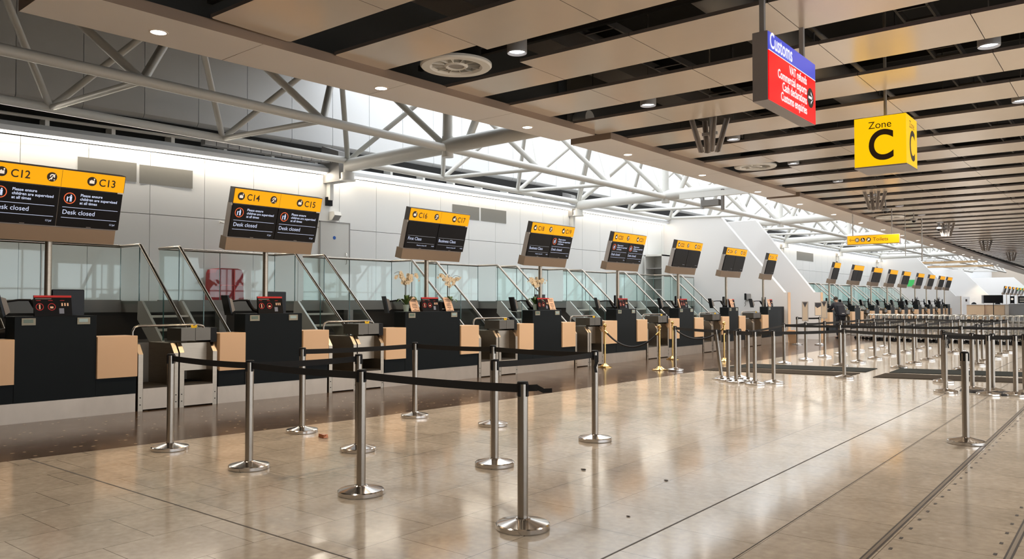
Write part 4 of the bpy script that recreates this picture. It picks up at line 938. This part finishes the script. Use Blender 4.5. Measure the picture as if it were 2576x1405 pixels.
def belt(p, q, lab, grp='near belts', sag=.010, z=.952, h=.058, tw=0.0, cut=None):
    p = Vector((p[0],p[1],0)); q = Vector((q[0],q[1],0)); d = (q-p).normalized(); p2 = p+d*.04; q2 = q-d*.04; n = d.cross(Vector((0,0,1)))
    g = G(); N = 12; vs = []
    for i in range(N+1):
        f = i/N; c = p2.lerp(q2, f); zz = z-sag*4*f*(1-f); tt = tw*4*f*(1-f)
        o = n*math.sin(tt)*h/2; hz = math.cos(tt)*h/2
        vs += [c-o+Vector((0,0,zz-hz))-n*.001, c+o+Vector((0,0,zz+hz))-n*.001, c+o+Vector((0,0,zz+hz))+n*.001, c-o+Vector((0,0,zz-hz))+n*.001]
    g.add(vs, [(i*4+j,i*4+(j+1)%4,i*4+4+(j+1)%4,i*4+4+j) for i in range(N) for j in range(4)]+[(3,2,1,0),(N*4,N*4+1,N*4+2,N*4+3)])
    return tag(g.build('barrier_belt', mBelt), lab, 'barrier belt', grp)
BL = [('a','b','belt joining the leftmost and second near posts'),('b','e','belt from the second post to the large post left of centre'),('e','i','belt joining the two largest front posts'),('b','d','belt from the second post back to the post hidden behind'),
      ('c','f','belt in the back row of the near maze, left stretch'),('f','g','belt in the back row of the near maze, middle stretch'),('g','j','belt in the back row of the near maze, right stretch'),('h','j','belt from the right middle post back to the lone right post')]
for a, b, l in BL: belt(NEAR[a], NEAR[b], 'black '+l, tw=.0)
def loose(x, y, lab, drop):
    g = G(); pts = [(0,0,.955),(.06,.03,.96),(.10,.045,.94),(.16,.06,.945)] if not drop else [(.03,-.03,.95),(.05,-.04,.88),(.03,-.045,.82),(.04,-.04,.76)]
    for (a, b), w_ in zip(zip(pts, pts[1:]), (.045,.035,.03)):
        a = Vector(a); b = Vector(b); up = Vector((0,0,w_/2)) if not drop else Vector((.3*w_,.4*w_,0))
        g.add([a-up,b-up,b+up,a+up,a-up+Vector((0,.003,0)),b-up+Vector((0,.003,0)),b+up+Vector((0,.003,0)),a+up+Vector((0,.003,0))], [(0,1,2,3),(7,6,5,4),(0,4,5,1),(1,5,6,2),(2,6,7,3),(3,7,4,0)])
    o = g.build('belt_end', mBelt); o.location = (x, y, 0); return tag(o, lab, 'barrier belt')
loose(NEAR['i'][0]+.03, NEAR['i'][1]+.02, 'loose black belt end sticking out of the nearest post', False); loose(NEAR['j'][0], NEAR['j'][1], 'twisted black belt end hanging from the lone right post', True)
# cluster in the middle distance
CL = [(-6.51,14.92,'leaning queue post of the bunched group by the mat',(R(0),R(-7),0)),(-6.28,14.70,'upright queue post right beside the leaning one',None),(-6.02,14.46,'third post of the bunched group by the mat',None),(-6.29,15.28,'post hidden behind the third of the bunched group',None),
      (-5.98,14.95,'fourth post of the bunched group, behind the gap',None),(-5.60,14.33,'fifth post of the bunched group, with belts meeting',None),(-5.42,14.80,'rightmost post of the bunched group by the mat',None),(-8.13,16.12,'silver queue post beside the second brass post',None)]
for x, y, l, tl in CL: post(x, y, 'steel '+l, 'bunched posts by the mat', tl)
belt((-8.13,16.12),(-6.51,14.92),'black belt from the brass posts to the leaning post','middle belts'); belt((-6.28,14.70),(-5.60,14.33),'black belt within the bunched posts','middle belts'); belt((-5.42,14.80),(-4.66,16.66),'black belt from the bunched posts to the post by the left mat end','middle belts')
belt((-5.98,14.95),(-6.91,19.6),'black belt going back from the bunched posts','middle belts',h=.045)
# far maze: columns along the hall
cols = [[(-6.91,19.6),(-6.87,21.12),(-6.83,22.6),(-6.87,24.27),(-6.85,26.07),(-6.77,27.58),(-6.75,28.86)],
        [(-5.62,19.77),(-5.59,21.22),(-5.58,22.82),(-5.6,24.49),(-5.57,26.22),(-5.55,27.74),(-5.58,29.37)],
        [(-4.38,20.03),(-4.38,21.59),(-4.35,23.07),(-4.35,24.67),(-4.37,26.7),(-4.4,28.14)],
        [(-3.14,20.34),(-3.07,22.1),(-3.15,23.49),(-3.09,24.99),(-3.14,26.87),(-3.13,28.28)],
        [(-1.95,20.9),(-1.95,22.5),(-1.9,24.0)]]
for ci, col in enumerate(cols):
    for ri, (x, y) in enumerate(col):
        post(x, y, 'steel queue post of the far maze, %s lane from the left, %s in it' % (['first','second','third','fourth','fifth'][ci], NTH[ri]), 'far maze posts')
    for ri in range(len(col)-1):
        belt(col[ri], col[ri+1], 'black belt of the far maze, %s lane from the left, %s stretch' % (['first','second','third','fourth','fifth'][ci], NTH[ri]), 'far maze belts')
for a, b in zip(cols, cols[1:]): pass
for ci in range(4): belt(cols[ci][0], cols[ci+1][0], 'black belt across the front of the far maze, %s stretch from the left' % ['first','second','third','fourth'][ci], 'far maze front belts')
for ci in range(3): belt(cols[ci][-1], cols[ci+1][-1], 'black belt across the back of the far maze, %s stretch from the left' % ['first','second','third','fourth'][ci], 'far maze back belts')
MR = [(-4.66,16.66,'steel queue post at the right end of the left floor mat'),(-2.94,17.02,'steel queue post behind the mat, near the right edge'),(-2.58,15.12,'steel queue post in front of the right mat, leftmost of that row'),(-2.28,15.81,'steel queue post in front of the right mat, second of that row'),(-1.95,15.14,'steel queue post in front of the right mat, third of that row'),(-1.97,15.78,'steel queue post just behind the third in front of the right mat'),(-1.59,15.33,'steel queue post at the right edge of the view'),(-1.5,15.75,'steel queue post last at the right edge, half hidden')]
for x, y, l in MR: post(x, y, l, 'posts by the right mat')
belt((-4.66,16.66),(-2.58,15.12),'black belt from the left mat end to the right mat posts','middle belts'); belt((-2.58,15.12),(-1.59,15.33),'black belt along the right mat posts','middle belts'); belt((-2.28,15.81),(-1.5,15.75),'black belt behind the right mat posts','middle belts')
belt((-6.51,14.92),(-5.42,14.80),'black belt from the leaning post through the bunch','middle belts'); belt((-2.94,17.02),(-2.28,15.81),'short black belt behind the right mat posts','middle belts')
loose(-2.56, 15.12, 'black belt end hanging from the leftmost right mat post', True)
for i, (x, y) in enumerate(((-9.6,28.6),(-8.9,28.9))): post(x, y, 'steel queue post against the slanted wall, %s of two' % ['left','right'][i], 'posts by the slanted wall')
belt((-9.6,28.6),(-8.9,28.9),'black belt between the two posts by the slanted wall','wall belts')
# dark rubber plinths
for i, (x, y) in enumerate(((-1.75,15.45),(-2.15,15.6))):
    tag(G().lathe([(0,0),(.30,0),(.28,.03),(0,.03)],8,(x,y,0.001)).build('rubber_foot', mBlack), 'flat black rubber foot among the right mat posts, %s' % ['nearer','farther'][i], 'rubber foot')
# sign boards on posts
def board(x, y, w, z0, z1, lab, wedge=True):
    t = thing('sign_holder', lab, 'sign', (x, y, 0), R(8)); G().box(-w/2,w/2,-.012,.012,z0,z1).build('frame', mGreyP, t)
    G().box(-w/2+.02,w/2-.02,-.014,-.012,z0+.02,z1-.02).build('poster', M('poster_%d'%int(x*-10),(.50,.42,.33) if wedge else (.74,.62,.48),.5), t)
    g = G(); g.add([(-w/2+.02,-.016,z1-.02),(w/2-.02,-.016,z1-.02),(0 if wedge else -w*.2,-.016,z1-.16 if wedge else z1-.22)],[(0,2,1)]) if wedge else g.add([(-w/2+.02,-.016,z1-.02),(w/2-.02,-.016,z1-.02),(w/2-.02,-.016,z1-.08),(-w*.2,-.016,z1-.2),(-w/2+.02,-.016,z1-.14)],[(4,3,2,1,0)]); g.build('dark_wedge', M('wedge_%d'%int(x*-10),(.05,.05,.06),.5), t)
    G().tube((0,0,.98 if wedge else 0),(0,0,z0+.02),.012,8).build('stem', mGreyP, t)
board(-6.87, 21.10, .16, 1.03, 1.55, 'narrow grey notice on the front left post of the far maze'); board(-6.83, 22.58, .16, 1.08, 1.56, 'narrow beige notice beside the standing person')
board(-8.75, 28.4, .32, 1.05, 1.52, 'wide beige notice with dark wedge at the slanted wall', False)
t = thing('folding_trestle', 'small beige folding trestle at the foot of the slanted wall', 'trestle', (-9.95, 29.2, 0))
g = G(); g.prism([(0,.0),(.03,.0),(-.2,.5),(-.23,.5)],'x',-.15,.15); g.box(-.15,.2,-.28,-.1,.42,.46); g.build('frame', mBeige, t, warp=lambda x, y, z: (x, y, z))
# brass posts and ropes
def brass(x, y, lab):
    t = thing('brass_post', lab, 'queue barrier post', (x, y, 0), group='brass rope posts')
    G().lathe([(0,0),(.17,0),(.17,.015),(.12,.03),(.06,.07),(.035,.09),(0,.09)],36).build('base', mBrass, t); G().lathe([(.022,.08),(.022,.90),(.034,.905),(.034,.925),(.022,.93),(.018,.955)],20).build('post', mBrass, t)
    G().ball((0,0,.985),.045,n=20,m=12).build('finial', mBrass, t); return t
BR = [(-9.87,15.96),(-8.50,16.08),(-9.80,19.28),(-8.43,19.48)]
for (x, y), l in zip(BR, ('brass rope post with ball top, leftmost in front of the C20 desk','brass rope post with ball top beside the silver post','brass rope post with ball top in front of the C22 desk','brass rope post with ball top behind the bunched steel posts')): brass(x, y, l)
def rope(p, q, sag, lab):
    t = thing('rope', lab, 'rope', (p[0],p[1],0), group='black barrier ropes'); d = Vector((q[0]-p[0],q[1]-p[1],0)); pts = []
    for i in range(21): f = i/20; pts.append(d*f+Vector((0,0,.86-sag*4*f*(1-f))))
    G().pipe(pts[1:-1], .021, 10).build('rope_body', mRope, t)
    g = G(); g.tube(pts[0],pts[1],.024,10,.026); g.tube(pts[-1],pts[-2],.024,10,.026); g.build('brass_end', mBrass, t)
rope(BR[0], BR[1], .36, 'black rope drooping between the left brass posts'); rope(BR[2], BR[3], .30, 'black rope drooping between the right brass posts')

# ------------------------------------------------------------------ mats, litter
def matp(p, lab, m): 
    g = G(); vs = [(*q,.001) for q in p]+[(*q,.014) for q in p]; g.add(vs, [(3,2,1,0),(4,5,6,7),(0,1,5,4),(1,2,6,5),(2,3,7,6),(3,0,4,7)]); tag(g.build('floor_mat', m, fix=True), lab, 'mat', 'dark floor mats')
matp([(-7.69,16.6),(-4.71,17.15),(-4.71,18.0),(-7.66,17.6)],'dark floor mat, front strip of the left pair',mMatB); matp([(-7.6,17.8),(-4.69,18.35),(-4.72,19.5),(-7.57,18.99)],'dark floor mat, rear strip of the left pair',mMat)
matp([(-4.25,17.2),(-.9,17.95),(-.9,18.9),(-4.27,18.3)],'dark floor mat, front strip of the right pair',mMatB); matp([(-4.25,18.55),(-.9,19.6),(-.9,20.7),(-4.3,19.8)],'dark floor mat, rear strip of the right pair',mMat)
g = G(); g.add([(0,0,.002),(.075,-.01,.002),(.085,.03,.002),(.01,.035,.002),(.005,.0,.035),(.07,-.005,.03),(.08,.028,.034),(.012,.03,.028)],[(3,2,1,0),(4,5,6,7),(0,1,5,4),(1,2,6,5),(2,3,7,6),(3,0,4,7)]); o = g.build('sweet_wrapper', M('wrapper',(.35,.12,.05),.25,.5,var=.6,scale=30)); o.location = (-7.35,5.7,0); o.scale = (1.45,1.45,1.3); tag(o, 'crumpled brown and gold sweet wrapper on the floor beside the queue posts', 'litter')
for i, (x, y, s) in enumerate(((-4.02,6.12,.03),(-3.22,6.2,.022),(-2.9,5.0,.018))):
    g = G(); g.ball((0,0,s*.22),s,s*.6,s*.2,8,5); o = g.build('litter_scrap', mInk); o.location = (x,y,.001); tag(o, 'tiny dark scrap of litter on the pale floor, %s' % ['the largest, right of the nearest post','the thin one farther right','the smallest near the bottom'][i], 'litter')

# ------------------------------------------------------------------ baggage trolleys
def trolley():
    t = thing('baggage_trolley', 't', 'trolley', (0,0,0))
    mTr = bpy.data.materials.get('trolley_metal') or M('trolley_metal', (0.50,0.50,0.48), 0.28, 1.0); g = G(); r = .021
    for s in (-.28,.28): g.pipe([(s*.75,.45,.16),(s,-.30,.22),(s,-.42,.35),(s,-.46,.98)],r,6)
    g.pipe([(-.21,.45,.16),(0,.52,.15),(.21,.45,.16)],r,6); g.build('frame', mTr, t)
    g = G(); g.pipe([(-.28,-.46,.98),(-.27,-.50,1.03),(.27,-.50,1.03),(.28,-.46,.98)],.026,6); g.build('handle', mTr, t)
    g = G()
    for z in (.45,.62,.78): g.tube((-.28,-.44,z),(.28,-.44,z),.014,5)
    for x in (-.18,-.06,.06,.18): g.tube((x,-.40,.22),(x*.8,.44,.17),.014,5)
    g.box(-.27,.27,-.46,-.22,.80,.84); g.build('basket', mTr, t)
    for x, y in ((-.26,-.33),(.26,-.33),(0,.44)): G().tube((x-.018,y,.062),(x+.018,y,.062),.062,12).build('wheel', mBlack, t)
    g = G()
    for x, y in ((-.26,-.33),(.26,-.33),(0,.44)): g.tube((x,y,.06),(x,y,.2),.012,6)
    g.build('wheel_forks', mTr, t); return t
tr = trolley(); first = True; k = 0
for row, (y, x0, x1, stp) in enumerate(((33.2,-8.75,-1.9,.18),(34.5,-8.2,-1.9,.40))):
    x = x0
    while x < x1:
        lab = 'chrome baggage trolley nested in the %s row of trolleys beyond the queue maze' % ['front','rear'][row]
        yy = y+(.9 if row == 0 and x < -7.5 else .0)*(-x-7.5)/1.2
        if first: tr.location = (x,yy,0); tr.rotation_euler.z = R(62); tr['label'] = lab; tr['group'] = 'trolleys in the front row'; first = False
        else: copy_thing(tr, (x,yy,0), lab, 'trolleys in the %s row' % ['front','rear'][row], R(62))
        x += stp
# ------------------------------------------------------------------ far end of the hall
for i, (x0, x1, y) in enumerate(((-11.0,-9.75,74),(-9.7,-8.4,74.3))):
    t = thing('info_counter', 'pale wooden counter at the far end, %s half' % ['left','right'][i], 'counter', (x0, y, 0)); w_ = x1-x0
    G().box(0,w_,0,.6,.1,1.28).build('counter_front', mBeige, t); G().box(-.02,w_+.02,-.05,.65,1.28,1.32).build('counter_top', mFin, t); G().box(.02,w_-.02,.03,.6,0,.1).build('plinth', mBlack, t)
for i, (x0, x1, y) in enumerate(((-10.9,-4.5,78),)):
    t = thing('service_counter', 'long grey-beige service counter at the right far end of the hall', 'counter', (x0, y, 0)); w_ = x1-x0
    G().box(0,w_,0,.6,0,1.28).build('counter_front', M('grey_beige_front', (.62,.55,.46), .5), t); G().box(-.02,w_+.02,-.05,.65,1.28,1.33).build('counter_top', mFin, t)
t = thing('banner_stand', 'pale upright banner stand left of the far counters', 'banner', (-11.35, 76.2, 0)); G().box(-.3,.25,-.02,.02,.05,1.95).build('banner', mFin, t); G().box(-.32,.27,-.12,.12,0,.05).build('foot', mGreyP, t); G().box(-.05,.08,-.03,-.02,1.55,1.75).build('emblem', mInk, t)
t = thing('large_screen', 'black rectangular screen on a stand at the far right', 'screen', (-8.75, 72, 0)); G().box(-.75,.55,-.04,.04,1.42,2.05).build('panel', mBlackG, t); G().box(-.9,-.76,-.05,.3,1.4,2.05).build('side_case', mGreyP, t); G().tube((-.1,0,.04),(-.1,0,1.42),.03,10).build('stand', mBlack, t); G().lathe([(0,0),(.3,0),(.3,.03),(0,.04)],20,(-.1,0,0)).build('foot', mBlack, t)
t = thing('kiosk_screens', 'dark wide display boards beside the black screen at the far right', 'screen', (-8.05, 74.9, 0))
for k, (a, b) in enumerate(((0,.3),(.55,1.75),(1.85,2.2))): G().box(a,b,-.03,.05,1.40,1.98).build('display', mBlack, t)
G().box(-.1,2.3,.05,.3,0,1.36).build('cabinet', mGreyP, t); g = G()
for k in range(3): g.box(.65,1.5-.2*k,-.034,-.03,1.8-.14*k,1.83-.14*k)
g.disc((.15,-.034,1.75),.09,(1,0,0),(0,0,1),14); g.build('display_text', mWhiteIcon, t)
for i, x in enumerate((-10.7,-9.0)):
    t = thing('office_chair', 'dark rounded chair top showing over the %s far pale counter' % ['left','right'][i], 'chair', (x, 75.6, 0)); G().ball((0,0,1.22),.22,.1,.28,14,8).build('backrest', mBlack, t); G().tube((0,0,.05),(0,0,1.0),.03,8).build('column', mBlack, t); G().lathe([(0,0),(.3,0),(.28,.05),(0,.06)],12).build('base', mBlack, t)
# truss beams under the far roof, warm light painted on as tan colour
for i, (y, z) in enumerate(((71,4.62),(80,4.62))):
    tag(G().box(-15,-9.75,y,y+.2,z,z+.16).build('light_tinted_beam', M('warm_light_tint%d'%i,(.50,.33,.17),.5)), 'beam under the distant roof, tinted tan as if warmly lit, %s' % NTH[i], 'beam', 'light-tinted beams far away')
spot((-12.0, 90.6, 4.75), 220, (1,.78,.5), 100, .1)

# ------------------------------------------------------------------ the standing person
def skin_obj(name, mat, chain_list, parent, sub=2):
    me = bpy.data.meshes.new(name); vs, es, rs = [], [], []; idx = {}
    for ch in chain_list:
        prev = None
        for key, p, r in ch:
            if key not in idx: idx[key] = len(vs); vs.append(p); rs.append(r)
            if prev is not None: es.append((prev, idx[key]))
            prev = idx[key]
    me.from_pydata(vs, es, []); o = bpy.data.objects.new(name, me); C.objects.link(o); m = o.modifiers.new('s', 'SKIN'); m.use_smooth_shade = True
    for i, r in enumerate(rs):
        sv = me.skin_vertices[0].data[i]; sv.radius = (r, r) if not isinstance(r, tuple) else r
    me.skin_vertices[0].data[0].use_root = True
    m2 = o.modifiers.new('b', 'SUBSURF'); m2.levels = m2.render_levels = sub
    dg = bpy.context.evaluated_depsgraph_get(); ev = o.evaluated_get(dg); nm = bpy.data.meshes.new_from_object(ev)
    bpy.data.objects.remove(o); bpy.data.meshes.remove(me); nm.materials.clear(); nm.materials.append(mat)
    o = bpy.data.objects.new(name, nm); C.objects.link(o)
    for p_ in nm.polygons: p_.use_smooth = True
    if parent: o.parent = parent
    return o
def person(X, Y, rz):
    t = thing('person', 'person in black clothes with a backpack leaning over the first far desk, seen from behind', 'person', (X, Y, 0), rz)
    # local: faces +x, leans forward on to the counter
    hipL, hipR, kL, kR, aL, aR = (-.05,.09,.92),(-.05,-.09,.92),(.02,.11,.50),(.10,-.10,.52),(-.06,.12,.09),(.02,-.16,.10)
    pel, wa, ch, nk, hd = (-.05,0,.97),(.0,0,1.10),(.14,0,1.36),(.24,0,1.49),(.32,0,1.60)
    shL, shR, eL, eR, wL, wR = (.17,.18,1.42),(.17,-.18,1.42),(.36,.24,1.22),(.38,-.26,1.20),(.60,.17,1.24),(.62,-.14,1.22)
    skin = [[('p',pel,.13),('w',wa,.12),('c',ch,.10),('n',nk,.055),('h0',(.28,0,1.54),.055),('h1',hd,.088),('h2',(.35,0,1.69),.075)],
            [('c',ch,.10),('sl',shL,.045),('el',eL,.042),('wl',wL,.028),('hl',(.67,.15,1.24),.034)],[('c',ch,.10),('sr',shR,.045),('er',eR,.042),('wr',wR,.028),('hr',(.69,-.12,1.22),.034)],
            [('p',pel,.13),('ll',hipL,.09),('kl',kL,.06),('al',aL,.04),('fl',(.06,.13,.05),.04),('tl',(.16,.14,.04),.03)],[('p',pel,.13),('lr',hipR,.09),('kr',kR,.06),('ar',aR,.04),('fr',(.14,-.17,.05),.04),('tr',(.24,-.18,.04),.03)]]
    for s, (hx, hy, hz) in (('l',(.67,.15,1.24)),('r',(.69,-.12,1.22))):
        for k in range(4):
            dy = (-.03+.02*k); L = (.07,.085,.08,.06)[k]
            skin.append([('h'+s,(hx,hy,hz),.034),('f%s%da'%(s,k),(hx+.05,hy+dy,hz),.010),('f%s%db'%(s,k),(hx+.05+L*.55,hy+dy*1.3,hz-.012),.009),('f%s%dc'%(s,k),(hx+.05+L,hy+dy*1.4,hz-.03),.008)])
        sg = -1 if s == 'l' else 1
        skin.append([('h'+s,(hx,hy,hz),.034),('th%s1'%s,(hx+.02,hy+sg*.045,hz-.01),.011),('th%s2'%s,(hx+.05,hy+sg*.06,hz-.02),.009)])
    b = skin_obj('body', mSkin, skin, t, 2)
    skin_obj('jacket', mCloth, [[('p',(-.05,0,.93),.165),('w',wa,.155),('c',ch,.185),('n',(.22,0,1.46),.11)],[('c',ch,.185),('sl',shL,.105),('el',eL,.065),('wl',(.57,.18,1.24),.045)],[('c',ch,.185),('sr',shR,.105),('er',eR,.065),('wr',(.59,-.15,1.22),.045)]], t)
    skin_obj('trousers', mCloth, [[('p',(-.05,0,.95),.15),('ll',hipL,.115),('kl',kL,.085),('al',(-.06,.12,.10),.065)],[('p',(-.05,0,.95),.15),('lr',hipR,.115),('kr',kR,.085),('ar',(.02,-.16,.11),.065)]], t)
    g = G()
    for (x, y) in ((-.03,.12),(.05,-.16)):
        g.ball((x+.03,y,.045),.15,.052,.045,14,8); g.ball((x-.02,y,.06),.07,.05,.06,12,6)
    g.build('shoes', mBlack, t)
    g = G(); g.ball((.335,0,1.665),.098,.092,.10,16,10); g.build('hair', mHair, t)
    g = G(); g.ball((.43,.035,1.645),.012,n=8,m=5); g.ball((.43,-.035,1.645),.012,n=8,m=5); g.ball((.445,0,1.61),.015,.012,.02,8,5); g.ball((.36,.094,1.62),.02,.008,.028,8,5); g.ball((.36,-.094,1.62),.02,.008,.028,8,5); g.build('face_features', mSkin, t)
    g = G(); g.bev(-.27,-.10,-.15,.15,.98,1.42,.04); bp = g.build('backpack', mCloth, t, warp=lambda x, y, z: (x+(z-1.0)*.42, y, z))
    G().box(-.285,-.272,-.06,.05,1.04,1.07).build('backpack_label', mGreyP, bp, warp=lambda x, y, z: (x+(z-1.0)*.42, y, z))
    return t
person(-9.75, 34.35, R(135))
